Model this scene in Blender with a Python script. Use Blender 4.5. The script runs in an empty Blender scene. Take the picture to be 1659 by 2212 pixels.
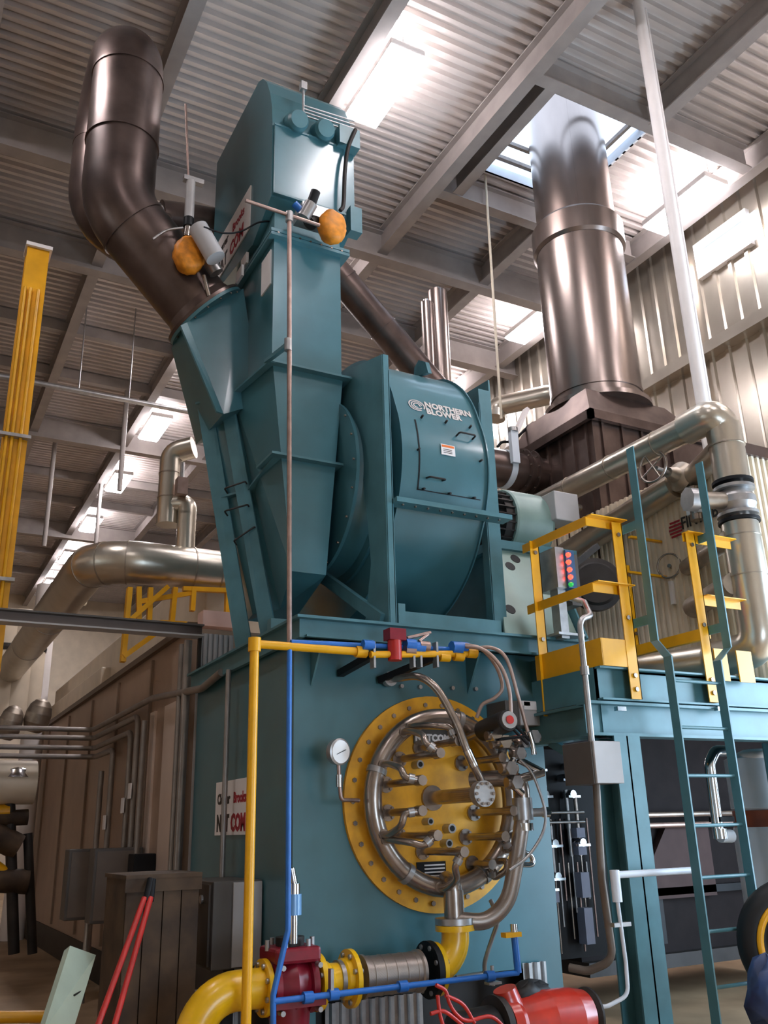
import bpy, math, random
from mathutils import Vector, Matrix
random.seed(7)
SC = bpy.context.scene
COL = SC.collection

# ---------------------------------------------------------------- camera
W, H, CX, CY = 1659.0, 2212.0, 829.5, 1106.0
FPX = 1933.954
AX = Vector((0.88248763, 0.13596433, 0.45025469))     # room axes seen in (right, down, forward)
AY = Vector((-0.4696159, 0.30765725, 0.82753122))
AZ = Vector((-0.0260094, -0.94173283, 0.33535473))
EYE = Vector((0.0, 0.0, 1.6))
right = Vector((AX.x, AY.x, AZ.x)); down = Vector((AX.y, AY.y, AZ.y)); fwd = Vector((AX.z, AY.z, AZ.z))
cd = bpy.data.cameras.new('camera'); cam = bpy.data.objects.new('camera', cd); COL.objects.link(cam)
m = Matrix.Identity(4)
for i in range(3):
    m[i][0] = right[i]; m[i][1] = -down[i]; m[i][2] = -fwd[i]; m[i][3] = EYE[i]
cam.matrix_world = m
cd.sensor_fit = 'VERTICAL'; cd.sensor_height = 36.0; cd.lens = FPX / H * 36.0
cd.clip_start = 0.05; cd.clip_end = 300
SC.camera = cam

# ---------------------------------------------------------------- world, daylight, exposure
wd = bpy.data.worlds.new('sky'); SC.world = wd; wd.use_nodes = True
nt = wd.node_tree; nt.nodes.clear()
out = nt.nodes.new('ShaderNodeOutputWorld'); bg = nt.nodes.new('ShaderNodeBackground')
bg.inputs[0].default_value = (0.62, 0.78, 1.0, 1); bg.inputs[1].default_value = 3.2
nt.links.new(bg.outputs[0], out.inputs[0])

def area(name, loc, target, sx, sy, power, col):
    l = bpy.data.lights.new(name, 'AREA'); l.shape = 'RECTANGLE'; l.size = sx; l.size_y = sy
    l.energy = power; l.color = col
    o = bpy.data.objects.new(name, l); COL.objects.link(o)
    o.location = loc
    o.rotation_euler = (Vector(target) - Vector(loc)).to_track_quat('-Z', 'Y').to_euler()
    return o
# daylight coming in through the open loading door in the right wall, beside the photographer
area('door_daylight', (9.8, 2.4, 2.3), (3.0, 4.6, 1.6), 3.8, 4.2, 480, (0.60, 0.80, 1.0))
# added burner fill, through an assumed unseen opening in the wall behind the photographer
area('front_opening_fill', (3.2, -3.92, 1.5), (3.4, 5.0, 1.8), 2.2, 2.7, 75, (0.60, 0.80, 1.0))

SC.view_settings.view_transform = 'Standard'; SC.view_settings.look = 'None'
SC.view_settings.exposure = 0.5; SC.view_settings.gamma = 1.0
SC.view_settings.use_curve_mapping = False

# ---------------------------------------------------------------- helpers
PI = math.pi
def ray(px, py):
    d = Vector((px - CX, py - CY, FPX)).normalized()
    return Vector((AX.dot(d), AY.dot(d), AZ.dot(d)))
def U(px, py, ax, v):
    """photo pixel -> point of the room lying on the plane axis = v"""
    d = ray(px, py); a = 'XYZ'.index(ax)
    return EYE + d * ((v - EYE[a]) / d[a])

MATS = {}
def lin(h):
    h = h.lstrip('#'); r = []
    for i in (0, 2, 4):
        c = int(h[i:i+2], 16) / 255
        r.append(c / 12.92 if c <= .04045 else ((c + .055) / 1.055) ** 2.4)
    return r
def mat(name, hexc, rough=.5, metal=0., var=.12, scale=6., bump=0., emit=0., spec=.5, dirt=None, stretch=None, coat=0.):
    if name in MATS: return MATS[name]
    M = bpy.data.materials.new(name); M.use_nodes = True
    N = M.node_tree; b = N.nodes['Principled BSDF']
    c = lin(hexc)
    b.inputs['Roughness'].default_value = rough; b.inputs['Metallic'].default_value = metal
    b.inputs['Specular IOR Level'].default_value = spec
    if coat: b.inputs['Coat Weight'].default_value = coat; b.inputs['Coat Roughness'].default_value = .15
    tc = N.nodes.new('ShaderNodeTexCoord'); nz = N.nodes.new('ShaderNodeTexNoise')
    mp = N.nodes.new('ShaderNodeMapping')
    if stretch: mp.inputs['Scale'].default_value = stretch
    N.links.new(tc.outputs['Object'], mp.inputs[0]); N.links.new(mp.outputs[0], nz.inputs['Vector'])
    nz.inputs['Scale'].default_value = scale; nz.inputs['Detail'].default_value = 6
    rp = N.nodes.new('ShaderNodeValToRGB')
    lo = [max(0, x * (1 - var)) for x in c]; hi = [min(1, x * (1 + var)) for x in c]
    if dirt: lo = lin(dirt)
    rp.color_ramp.elements[0].position = .3; rp.color_ramp.elements[1].position = .7
    rp.color_ramp.elements[0].color = (*lo, 1); rp.color_ramp.elements[1].color = (*hi, 1)
    N.links.new(nz.outputs['Fac'], rp.inputs[0]); N.links.new(rp.outputs[0], b.inputs['Base Color'])
    if bump:
        bp = N.nodes.new('ShaderNodeBump'); bp.inputs['Strength'].default_value = bump
        N.links.new(nz.outputs['Fac'], bp.inputs['Height']); N.links.new(bp.outputs[0], b.inputs['Normal'])
    if emit:
        b.inputs['Emission Color'].default_value = (*c, 1); b.inputs['Emission Strength'].default_value = emit
    MATS[name] = M
    return M
def braid(name, hexc):
    M = mat(name, hexc, .38, .85, .1)
    N = M.node_tree; b = N.nodes['Principled BSDF']
    tc = N.nodes.new('ShaderNodeTexCoord'); ck = N.nodes.new('ShaderNodeTexChecker'); ck.inputs['Scale'].default_value = 110
    bp = N.nodes.new('ShaderNodeBump'); bp.inputs['Strength'].default_value = .6; bp.inputs['Distance'].default_value = .01
    N.links.new(tc.outputs['Object'], ck.inputs[0]); N.links.new(ck.outputs['Fac'], bp.inputs['Height']); N.links.new(bp.outputs[0], b.inputs['Normal'])
    return M

TEAL = mat('teal_enamel', '#3f6f79', .34, 0, .10, 3, coat=.4)
TEALD = mat('teal_steel', '#4a7780', .40, 0, .14, 5)
YEL = mat('yellow_paint', '#e3a408', .38, 0, .10, 5)
YELB = mat('burner_yellow', '#e2a314', .5, 0, .10, 7, dirt='#c58b12')
YELG = mat('gas_yellow', '#eab60a', .32, 0, .08, 8, coat=.3)
BLUE = mat('blue_paint', '#2468b8', .35, 0, .12, 9)
REDV = mat('valve_red', '#7a0f22', .35, 0, .2, 12, bump=.1)
REDP = mat('signal_red', '#b3221a', .4, 0, .2, 8)
BROWN = mat('brown_duct_steel', '#6d5d57', .34, .75, .16, 3, dirt='#4f423e')
STACKM = mat('stack_steel', '#8a7d77', .27, .85, .14, 2.5, stretch=(1, 1, .3))
JACK = mat('aluminium_jacket', '#c8c0b2', .3, .85, .08, 4)
JACKD = mat('worn_aluminium', '#a89d90', .42, .8, .2, 9, bump=.15)
GALV = mat('galvanised', '#a9a7a6', .38, .8, .15, 14)
STEEL = mat('raw_steel', '#a0948b', .27, .85, .2, 10)
CHROME = mat('bright_steel', '#c9cacc', .16, 1, .05, 8)
COPPER = mat('copper_tube', '#a68d84', .35, .8, .2, 12)
BLACK = mat('black_paint', '#131417', .5, 0, .2, 8, spec=.25)
DARK = mat('dark_steel', '#34302e', .5, .3, .25, 6, spec=.3)
GREYB = mat('grey_enclosure', '#aeabaa', .45, 0, .06, 5)
GREYD = mat('dark_grey_enclosure', '#56514d', .5, 0, .1, 5)
WHITE = mat('white_label', '#e9e4e2', .5, 0, .04, 4)
PRINTR = mat('print_red', '#a01c2c', .5, 0, .05, 4)
PRINTK = mat('print_dark', '#2b2622', .5, 0, .05, 4)
PRINTO = mat('print_orange', '#e8742a', .5, 0, .05, 4)
TAN = mat('tan_casing', '#ab927e', .42, .15, .1, 2.2)
CREAM = mat('cream_cladding', '#d8cab4', .45, 0, .08, 3)
ORANGE = mat('orange_wrap', '#d8851c', .55, 0, .3, 16, bump=.6)
DECKM = mat('roof_deck', '#cfc6c1', .36, .25, .08, 2)
BEAMM = mat('beam_primer', '#a39b97', .6, 0, .12, 3)
WALLM = mat('liner_panel', '#bdb3a6', .25, .7, .1, 2)
FLOORM = mat('concrete', '#a58b6d', .6, 0, .2, 1.5, dirt='#8a7258')
LAMP = mat('lamp_diffuser', '#fbf6fb', .4, emit=36.)
RUST = mat('stained_board', '#4a3826', .75, 0, .4, 4, dirt='#2a1d13')
FOAM = mat('pale_foam', '#a9b8a6', .8, 0, .08, 4)
RUBBER = mat('black_rubber', '#0b0b0d', .55, 0, .3, 8)
BLUEW = mat('white_plastic', '#d5dde6', .35, 0, .05, 3)
CEILFILL = mat('ceiling_fill_glow', '#fbf6fb', .4, emit=30.)  # glow added on the lamp tops to brighten the roof deck
LEDR = mat('lamp_red', '#ff2a1c', .3, emit=7.)
LEDG = mat('lamp_green', '#2aa34a', .3, emit=.8)
BRAIDM = braid('braided_steel', '#a59b93')
GLASS = mat('gauge_face', '#d8d2cc', .2, 0, .03, 3)

ORG = {}
class MB:
    """collects geometry in room coordinates; build() links it as ONE mesh object"""
    def __init__(s): s.v = []; s.f = []; s.sm = []
    def add(s, vs, fs, smooth=False):
        n = len(s.v); s.v += [Vector(p) for p in vs]
        for f in fs: s.f.append([n + i for i in f]); s.sm.append(smooth)
        return s
    def box(s, a, b, R=None, c=None):
        x0, y0, z0 = a; x1, y1, z1 = b
        vs = [Vector(p) for p in ((x0,y0,z0),(x1,y0,z0),(x1,y1,z0),(x0,y1,z0),(x0,y0,z1),(x1,y0,z1),(x1,y1,z1),(x0,y1,z1))]
        if R is not None:
            c = Vector(c) if c is not None else (Vector(a) + Vector(b)) / 2
            vs = [c + R @ (p - c) for p in vs]
        return s.add(vs, [(0,3,2,1),(4,5,6,7),(0,1,5,4),(1,2,6,5),(2,3,7,6),(3,0,4,7)])
    def bar(s, p0, p1, w, h, up=(0, 0, 1)):
        p0 = Vector(p0); p1 = Vector(p1); d = (p1 - p0).normalized(); up = Vector(up)
        u = d.cross(up)
        if u.length < 1e-4: u = d.cross(Vector((1, 0, 0)))
        u.normalize(); v = u.cross(d)
        vs = []
        for p in (p0, p1):
            vs += [p - u*w/2 - v*h/2, p + u*w/2 - v*h/2, p + u*w/2 + v*h/2, p - u*w/2 + v*h/2]
        return s.add(vs, [(0,1,2,3),(7,6,5,4),(0,4,5,1),(1,5,6,2),(2,6,7,3),(3,7,4,0)])
    def tube(s, pts, r, seg=14, cap=True, radii=None):
        pts = [Vector(p) for p in pts]; n = len(pts)
        T = []
        for i in range(n):
            a = pts[max(i-1, 0)]; b = pts[min(i+1, n-1)]
            T.append((b - a).normalized())
        ref = Vector((0, 0, 1)) if abs(T[0].z) < .9 else Vector((1, 0, 0))
        u = T[0].cross(ref).normalized(); vs = []
        for i in range(n):
            u = (u - T[i] * u.dot(T[i])).normalized(); w = T[i].cross(u)
            rr = radii[i] if radii else r
            for k in range(seg):
                a = 2*PI*k/seg; vs.append(pts[i] + (u*math.cos(a) + w*math.sin(a)) * rr)
        fs = [(i*seg+k, i*seg+(k+1)%seg, (i+1)*seg+(k+1)%seg, (i+1)*seg+k) for i in range(n-1) for k in range(seg)]
        s.add(vs, fs, True)
        if cap:
            m0 = len(s.v)
            s.add(vs[:seg], [tuple(reversed(range(seg)))]); s.add(vs[-seg:], [tuple(range(seg))])
        return s
    def cyl(s, p0, p1, r, seg=18, r1=None):
        return s.tube([p0, p1], r, seg, True, [r, r1 if r1 is not None else r])
    def lathe(s, c, axis, prof, seg=32, closed=False):
        """prof: (distance along axis, radius)"""
        c = Vector(c); a = Vector(axis).normalized()
        ref = Vector((0, 0, 1)) if abs(a.z) < .9 else Vector((1, 0, 0))
        u = a.cross(ref).normalized(); w = a.cross(u); vs = []
        for d, r in prof:
            for k in range(seg):
                t = 2*PI*k/seg; vs.append(c + a*d + (u*math.cos(t) + w*math.sin(t))*r)
        n = len(prof)
        sm = []
        for i in range(n-1):
            fs = [(i*seg+k, i*seg+(k+1)%seg, (i+1)*seg+(k+1)%seg, (i+1)*seg+k) for k in range(seg)]
            base = vs[i*seg:(i+2)*seg]
            s.add(base, [(k, (k+1)%seg, seg+(k+1)%seg, seg+k) for k in range(seg)], True)
        if prof[0][1] > 1e-4: s.add(vs[:seg], [tuple(reversed(range(seg)))])
        if prof[-1][1] > 1e-4: s.add(vs[-seg:], [tuple(range(seg))])
        return s
    def torus(s, c, axis, R, r, seg=64, sub=14, a0=0, a1=2*PI):
        c = Vector(c); a = Vector(axis).normalized()
        ref = Vector((0, 0, 1)) if abs(a.z) < .9 else Vector((1, 0, 0))
        u = a.cross(ref).normalized(); w = a.cross(u); vs = []
        full = abs(a1 - a0 - 2*PI) < 1e-5; n = seg if full else seg + 1
        for i in range(n):
            t = a0 + (a1-a0)*i/seg; d = u*math.cos(t) + w*math.sin(t)
            for k in range(sub):
                q = 2*PI*k/sub; vs.append(c + d*(R + r*math.cos(q)) + a*r*math.sin(q))
        fs = []
        for i in range(seg):
            j = (i+1) % n
            for k in range(sub): fs.append((i*sub+k, j*sub+k, j*sub+(k+1)%sub, i*sub+(k+1)%sub))
        return s.add(vs, fs, True)
    def prism(s, poly, ax, v0, v1):
        """polygon in the two other axes (in order), pushed along ax from v0 to v1"""
        a = 'XYZ'.index(ax); o = [i for i in range(3) if i != a]; n = len(poly); vs = []
        for v in (v0, v1):
            for p in poly:
                q = [0, 0, 0]; q[a] = v; q[o[0]] = p[0]; q[o[1]] = p[1]; vs.append(q)
        fs = [tuple(range(n)), tuple(range(2*n-1, n-1, -1))] + [(i, n+i, n+(i+1)%n, (i+1)%n) for i in range(n)]
        return s.add(vs, fs)
    def hexa(s, bot, top):
        n = len(bot)
        return s.add(list(bot) + list(top), [tuple(reversed(range(n))), tuple(range(n, 2*n))] + [(i, (i+1)%n, n+(i+1)%n, n+i) for i in range(n)])
    def slab(s, quad, t):
        """a flat plate: polygon in space given thickness t along its normal"""
        q = [Vector(p) for p in quad]; nrm = (q[1]-q[0]).cross(q[2]-q[0]).normalized()
        return s.hexa([p - nrm*t/2 for p in q], [p + nrm*t/2 for p in q])
    def ibeam(s, p0, p1, d, w, tf=.02, tw=.014):
        p0 = Vector(p0); p1 = Vector(p1)
        dv = (p1-p0).normalized(); up = Vector((0,0,1)) if abs(dv.z) < .9 else Vector((0,1,0))
        if abs(dv.z) >= .9: up = Vector((0,1,0))
        o = up*(d/2 - tf/2)
        s.bar(p0+o, p1+o, w, tf, up); s.bar(p0-o, p1-o, w, tf, up); s.bar(p0, p1, tw, d - 2*tf, up)
        return s
    def build(s, name, M, parent=None, bevel=0.):
        me = bpy.data.meshes.new(name)
        if parent is not None: o = ORG[parent.name]
        else:
            xs = [p.x for p in s.v]; ys = [p.y for p in s.v]; zs = [p.z for p in s.v]
            o = Vector(((min(xs)+max(xs))/2, (min(ys)+max(ys))/2, min(zs)))
        me.from_pydata([p - o for p in s.v], [], s.f)
        me.polygons.foreach_set('use_smooth', s.sm)
        me.materials.append(M)
        me.validate(); 
        import bmesh
        bm = bmesh.new(); bm.from_mesh(me); bmesh.ops.recalc_face_normals(bm, faces=bm.faces); bm.to_mesh(me); bm.free()
        ob = bpy.data.objects.new(name, me); COL.objects.link(ob)
        if parent is not None: ob.parent = parent; ORG[ob.name] = ORG[parent.name]
        else: ob.location = o; ORG[ob.name] = o
        if bevel:
            b = ob.modifiers.new('edge', 'BEVEL'); b.width = bevel; b.segments = 2; b.limit_method = 'ANGLE'
        return ob

def tag(o, label, cat, group=None, kind=None):
    if label: o['label'] = label
    if cat: o['category'] = cat
    if group: o['group'] = group
    if kind: o['kind'] = kind
    return o
def lab(o, label): o['label'] = label; return o
def struct(o): o['kind'] = 'structure'; return o
def thing(name, label, cat, loc, group=None):
    o = bpy.data.objects.new(name, None); COL.objects.link(o); o.location = loc; o.empty_display_size = .1
    ORG[o.name] = Vector(loc)
    return tag(o, label, cat, group)
def copy_tree(o, shift, parent=None):
    c = o.copy(); COL.objects.link(c)
    if parent is None:
        c.location = o.location + Vector(shift); ORG[c.name] = ORG[o.name] + Vector(shift)
    else: c.parent = parent; ORG[c.name] = ORG[parent.name]
    for ch in list(o.children): copy_tree(ch, shift, c)
    return c
def inst(name, mesh, parent, loc, direction=None):
    """an alike small piece that shares its mesh (made along +Z)"""
    o = bpy.data.objects.new(name, mesh); COL.objects.link(o); o.parent = parent
    o.location = Vector(loc) - ORG[parent.name]
    if direction is not None: o.rotation_euler = Vector(direction).to_track_quat('Z', 'Y').to_euler()
    ORG[o.name] = ORG[parent.name]
    return o
def rounded(pts, r, n=7):
    """polyline with its corners rounded off by radius r"""
    pts = [Vector(p) for p in pts]; res = [pts[0]]
    for i in range(1, len(pts)-1):
        a, b, c = pts[i-1], pts[i], pts[i+1]
        d0 = (a-b); d1 = (c-b); l0 = d0.length; l1 = d1.length; d0.normalize(); d1.normalize()
        ang = d0.angle(d1)
        t = min(r / max(math.tan(ang/2), .05), l0*.49, l1*.49)
        A = b + d0*t; B = b + d1*t
        for k in range(n+1):
            q = k/n; res.append(A*(1-q)**2 + b*2*q*(1-q) + B*q*q)
    res.append(pts[-1]); return res
def smooth(pts, n=8):
    """Catmull-Rom curve through the points"""
    P = [Vector(p) for p in pts]; P = [P[0]*2-P[1]] + P + [P[-1]*2-P[-2]]; r = []
    for i in range(1, len(P)-2):
        for k in range(n):
            t = k/n; a, b, c, d = P[i-1], P[i], P[i+1], P[i+2]
            r.append(.5*((2*b) + (c-a)*t + (2*a-5*b+4*c-d)*t*t + (3*b-a-3*c+d)*t**3))
    r.append(P[-2]); return r
def text_mb(txt, size, origin, ux, uy, thick=.004, bold=.0, bend=None, sx=1.0):
    """lettering as real thin geometry; ux / uy are the reading and up directions"""
    cu = bpy.data.curves.new('t', 'FONT'); cu.body = txt; cu.size = size; cu.extrude = thick; cu.offset = bold; cu.resolution_u = 2
    ob = bpy.data.objects.new('t', cu); COL.objects.link(ob)
    dg = bpy.context.evaluated_depsgraph_get(); me = bpy.data.meshes.new_from_object(ob.evaluated_get(dg))
    ux = Vector(ux).normalized(); uy = Vector(uy).normalized(); un = ux.cross(uy); mb = MB(); origin = Vector(origin or (0, 0, 0))
    vs = [(v.co.x*sx, v.co.y, v.co.z) for v in me.vertices]
    if bend: vs = [bend(*p) for p in vs]
    else: vs = [origin + ux*p[0] + uy*p[1] + un*p[2] for p in vs]
    mb.add(vs, [tuple(p.vertices) for p in me.polygons])
    bpy.data.objects.remove(ob); bpy.data.curves.remove(cu); bpy.data.meshes.remove(me)
    return mb
def mesh_only(mb, name, M):
    o = mb.build(name, M); me = o.data; me.transform(Matrix.Translation(o.location)); bpy.data.objects.remove(o); return me
BOLT = mesh_only(MB().cyl((0,0,-.006), (0,0,.014), .018, 6), 'bolt', STEEL)
BOLTS = mesh_only(MB().cyl((0,0,-.004), (0,0,.012), .011, 6), 'bolt', STEEL)
BOLTB = mesh_only(MB().cyl((0,0,-.03), (0,0,.03), .016, 8), 'bolt', GALV)
BOLTK = mesh_only(MB().cyl((0,0,-.005), (0,0,.03), .010, 6), 'bolt', DARK)
# ================================================================ the building
ZD = 10.5                     # underside of the roof deck
X0, X1, Y0, Y1 = -7.0, 9.9, -4.0, 36.0
HX0, HX1, HY0, HY1 = 6.16, 7.95, 6.58, 8.45      # roof opening for the chimney
struct(MB().box((X0, Y0, -.2), (X1, Y1, 0)).build('floor', FLOORM))
mb = MB(); p = .15; y = Y0
while y < Y1 - .01:
    for (a, za, b, zb) in ((0, 0, .06, 0), (.06, 0, .07, .07), (.07, .07, .14, .07), (.14, .07, .15, 0)):
        segs = [(X0, X1)]
        if y + b > HY0 and y + a < HY1: segs = [(X0, HX0), (HX1, X1)]
        for (u, w) in segs:
            mb.add([(u, y+a, ZD+za), (w, y+a, ZD+za), (w, y+b, ZD+zb), (u, y+b, ZD+zb)], [(3, 2, 1, 0)])
    y += p
struct(mb.build('ceiling', DECKM))

def ribbed_wall(name, x, ya, yb, za, zb, holes, M, side=-1, pitch=.30, dep=.035):
    mb = MB(); y = ya
    while y < yb - .01:
        for (a, da, b, db) in ((0, 0, .2, 0), (.2, 0, .22, dep), (.22, dep, .28, dep), (.28, dep, .30, 0)):
            z = [(za, zb)]
            for (h0, h1, g0, g1) in holes:
                if y+b > h0 and y+a < h1: z = [(za, g0), (g1, zb)]
            for (u, w) in z:
                if w > u: mb.add([(x+side*da, y+a, u), (x+side*db, y+b, u), (x+side*db, y+b, w), (x+side*da, y+a, w)], [(0, 1, 2, 3)])
        y += pitch
    return struct(mb.build(name, M))
W1 = (6.97, 7.82, 9.40, 9.86)
DOOR = (.4, 4.4, 0.0, 4.4)
ribbed_wall('wall_right', X1, Y0, Y1, 0, ZD, [W1, DOOR], WALLM)
struct(MB().box((X0-.2, Y0, 0), (X0, Y1, ZD)).build('wall_left', WALLM))
struct(MB().box((X0, Y1, 0), (X1, Y1+.2, ZD)).build('wall_back', CREAM))
f = MB(); f.box((X0, Y0-.2, 0), (2.0, Y0, ZD)); f.box((4.4, Y0-.2, 0), (X1, Y0, ZD)); f.box((2.0, Y0-.2, 2.95), (4.4, Y0, ZD)); struct(f.build('wall_front', CREAM))
f = MB(); f.box((1.9, Y0-.1, 0), (2.0, Y0+.1, 3.05)); f.box((4.4, Y0-.1, 0), (4.5, Y0+.1, 3.05)); f.box((2.0, Y0-.1, 2.95), (4.4, Y0+.1, 3.05)); struct(f.build('fill_opening', GALV))  # frame of the unseen opening added for front light on the burner
# clerestory window: frame and pane
win = struct(thing('window_1', 'small bright clerestory window high on the right wall', None, (X1-.03, (W1[0]+W1[1])/2, W1[2])))
f = MB()
for (a, b) in (((W1[0]-.07, W1[2]-.07), (W1[1]+.07, W1[2])), ((W1[0]-.07, W1[3]), (W1[1]+.07, W1[3]+.07)), ((W1[0]-.07, W1[2]), (W1[0], W1[3])), ((W1[1], W1[2]), (W1[1]+.07, W1[3]))):
    f.box((X1-.09, a[0], a[1]), (X1+.12, b[0], b[1]))
f.build('window_frame', WHITE, win)
pane = bpy.data.materials.new('window_glass'); pane.use_nodes = True
pb = pane.node_tree.nodes['Principled BSDF']; pb.inputs['Base Color'].default_value = (.92, .96, 1, 1)
pb.inputs['Roughness'].default_value = .02; pb.inputs['Transmission Weight'].default_value = 1; pb.inputs['IOR'].default_value = 1.02
for k in range(2):
    a = W1[0] + k*(W1[1]-W1[0])/2
    MB().box((X1+.03, a+.01, W1[2]), (X1+.036, a+(W1[1]-W1[0])/2-.01, W1[3])).build('pane', pane, win)
# wall girt, pilaster
struct(MB().box((X1-.22, Y0, 8.02), (X1, Y1, 8.2)).build('trim_1', WALLM))
struct(MB().box((X1-.14, 8.08, 0), (X1, 8.26, ZD)).build('trim_2', WALLM))
struct(MB().box((X1-.22, Y0, 5.3), (X1, Y1, 5.42)).build('trim_3', WALLM))
# loading door opening frame (behind the photographer)
f = MB()
f.box((X1-.1, DOOR[0]-.12, 0), (X1+.1, DOOR[0], DOOR[3]+.12)); f.box((X1-.1, DOOR[1], 0), (X1+.1, DOOR[1]+.12, DOOR[3]+.12)); f.box((X1-.1, DOOR[0], DOOR[3]), (X1+.1, DOOR[1], DOOR[3]+.12))
struct(f.build('door_1', GALV))
# roof curb round the chimney opening, with its bars
curb = thing('roof_curb', 'pale sheet metal curb lining the roof opening round the big chimney', 'roof curb', ((HX0+HX1)/2, (HY0+HY1)/2, ZD))
c = MB(); t = .03
c.box((HX0-t, HY0-t, ZD), (HX0, HY1+t, ZD+.16)); c.box((HX1, HY0-t, ZD), (HX1+t, HY1+t, ZD+.16))
c.box((HX0, HY0-t, ZD), (HX1, HY0, ZD+.16)); c.box((HX0, HY1, ZD), (HX1, HY1+t, ZD+.16))
c.build('curb_wall', BLUEW, curb)
for (a, b) in (((HX0, HY1-.22, ZD+.10), (HX1, HY1-.16, ZD+.16)), ((HX0, HY1-.5, ZD+.10), (HX1, HY1-.45, ZD+.16)), ((HX1-.2, HY0, ZD+.10), (HX1-.15, HY1, ZD+.16)), ((HX0+.04, HY0+.32, ZD+.10), (HX1, HY0+.36, ZD+.16))):
    MB().box(a, b).build('bar', GALV, curb)

# roof steel
def joist(x, ya, yb, label, zc=10.28, d=.40, w=.17):
    return tag(MB().ibeam((x, ya, zc), (x, yb, zc), d, w).build('roof_joist', BEAMM), label, 'beam', 'roof joists under the deck')
joist(-3.95, Y0, Y1, 'grey steel roof joist over the left side of the hall, farthest from the chimney')
joist(-2.0, Y0, Y1, 'grey steel roof joist second from the left')
joist(-.1, Y0, Y1, 'grey steel roof joist in the top left corner, left of the bent brown duct')
joist(1.83, Y0, Y1, 'grey steel roof joist running behind the bent brown duct')
joist(3.78, Y0, Y1, 'grey steel roof joist over the teal intake box')
joist(5.72, Y0, Y1, 'grey steel roof joist running past the left side of the chimney opening')
joist(7.62, Y0, HY0-.16, 'grey steel roof joist in the top right, ending at the chimney opening')
joist(7.62, HY1+.4, Y1, 'grey steel roof joist behind the chimney, past the roof opening')
joist(9.5, Y0, Y1, 'grey steel roof joist close along the right wall')
def girder(y, label, zc=10.2, d=.5, w=.2, xa=X0, xb=X1, name='roof_girder', grp='roof girders'):
    return tag(MB().ibeam((xa, y, zc), (xb, y, zc), d, w).build(name, BEAMM), label, 'beam', grp)
girder(10.35, 'deep grey roof girder crossing behind the teal intake box and the chimney')
girder(12.6, 'grey roof girder crossing at the top of the tall yellow column')
girder(19.4, 'grey roof girder crossing beyond the nearest far lamp of the row')
girder(26.5, 'grey roof girder crossing near the far end of the lamp row')
for yy, w in ((HY0-.12, 'near'), (HY1+.3, 'far')):
    girder(yy, 'short grey header beam along the %s edge of the chimney opening' % w, 10.28, .38, .16, 5.8, 9.4, 'header_beam', 'headers at the roof opening')
tag(MB().ibeam((6.04, HY0-.04, 10.28), (6.04, HY1+.2, 10.28), .38, .16).build('trimmer_beam', BEAMM), 'short grey trimmer beam along the left edge of the chimney opening', 'beam')
for k, (yy, zz) in enumerate(((15.2, 10.38), (17.0, 10.38), (22.5, 10.38), (24.4, 10.38), (29.5, 10.38), (32, 10.38))):
    tag(MB().bar((X0, yy, zz), (X1, yy, zz), .14, .2).build('purlin', BEAMM), ['first', 'second', 'third', 'fourth', 'fifth', 'last'][k] + ' grey purlin of those crossing the far roof beyond the yellow column', 'beam', 'far purlins')

# high bay lamps
def make_lamp():
    r = thing('ceiling_lamp', '', 'lamp', (0, 0, 0))
    MB().box((-.23, -.62, .02), (.23, .62, .12)).build('housing', WHITE, r, .02)
    d = MB().hexa([(-.19, -.58, -.035), (.19, -.58, -.035), (.19, .58, -.035), (-.19, .58, -.035)], [(-.225, -.615, .02), (.225, -.615, .02), (.225, .615, .02), (-.225, .615, .02)])
    d.build('diffuser', LAMP, r)
    MB().box((-.16, -.55, .12), (.16, .55, .128)).build('ceiling_fill_strip', CEILFILL, r)  # added glowing strip that lifts the ceiling brightness, not a seen lamp part
    for s in (-1, 1): MB().cyl((0, s*.5, .12), (0, s*.5, .52), .008, 6).build('hanger_rod', GALV, r)
    return r
lamp0 = make_lamp(); first = True
names = {(4.15, 0): 'huge glaring lamp overhead beside the teal intake box', (4.15, 1): 'glaring lamp partly behind the teal intake duct', (4.15, 2): 'bright lamp behind the teal branch duct, third of its row',
         (4.15, 3): 'bright lamp just above the silver vent elbow, nearest of the row at left', (4.15, 4): 'second bright lamp of the receding row at left', (4.15, 5): 'third bright lamp of the receding row at left',
         (4.15, 6): 'fourth bright lamp of the receding row at left', (4.15, 7): 'farthest small bright lamp of the receding row at left',
         (9.1, 0): 'glaring lamp by the right wall above the clerestory window', (9.1, 1): 'bright lamp seen left of the chimney near the right wall', (-.8, 0): 'glaring lamp in the top left corner of the roof',
         (9.1, 2): 'lamp behind the chimney near the right wall'}
for rx in (4.15, 9.1, -.8):
    for k in range(-2, 8):
        if (rx > 5 and k > 4) or (rx < 0 and k not in (-2, 0)): continue
        L = names.get((rx, k), 'white high bay lamp hanging outside the view')
        o = lamp0 if first else copy_tree(lamp0, (0, 0, 0)); first = False
        o.location = (rx, 7.35 + 3.55*k, 10.0); ORG[o.name] = Vector(o.location)
        tag(o, L, 'lamp', 'high bay lamps')
# ================================================================ windbox of the boiler with the fan platform
BX0, BX1, BY = 2.49, 4.68, 6.0
box = thing('boiler_windbox', 'large teal steel boiler windbox carrying the fan platform and the round yellow burner', 'boiler', ((BX0+BX1)/2, 7.1, 0))
MB().box((BX0, BY, .62), (BX1, 8.35, 2.98)).build('body', TEAL, box)
MB().box((BX0, 6.22, 0), (BX1, 8.35, .62)).build('plinth', DARK, box)
for x in (BX0, BX1-.17): MB().box((x, BY, 0), (x+.17, 6.25, .62)).build('foot', TEAL, box)
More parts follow.
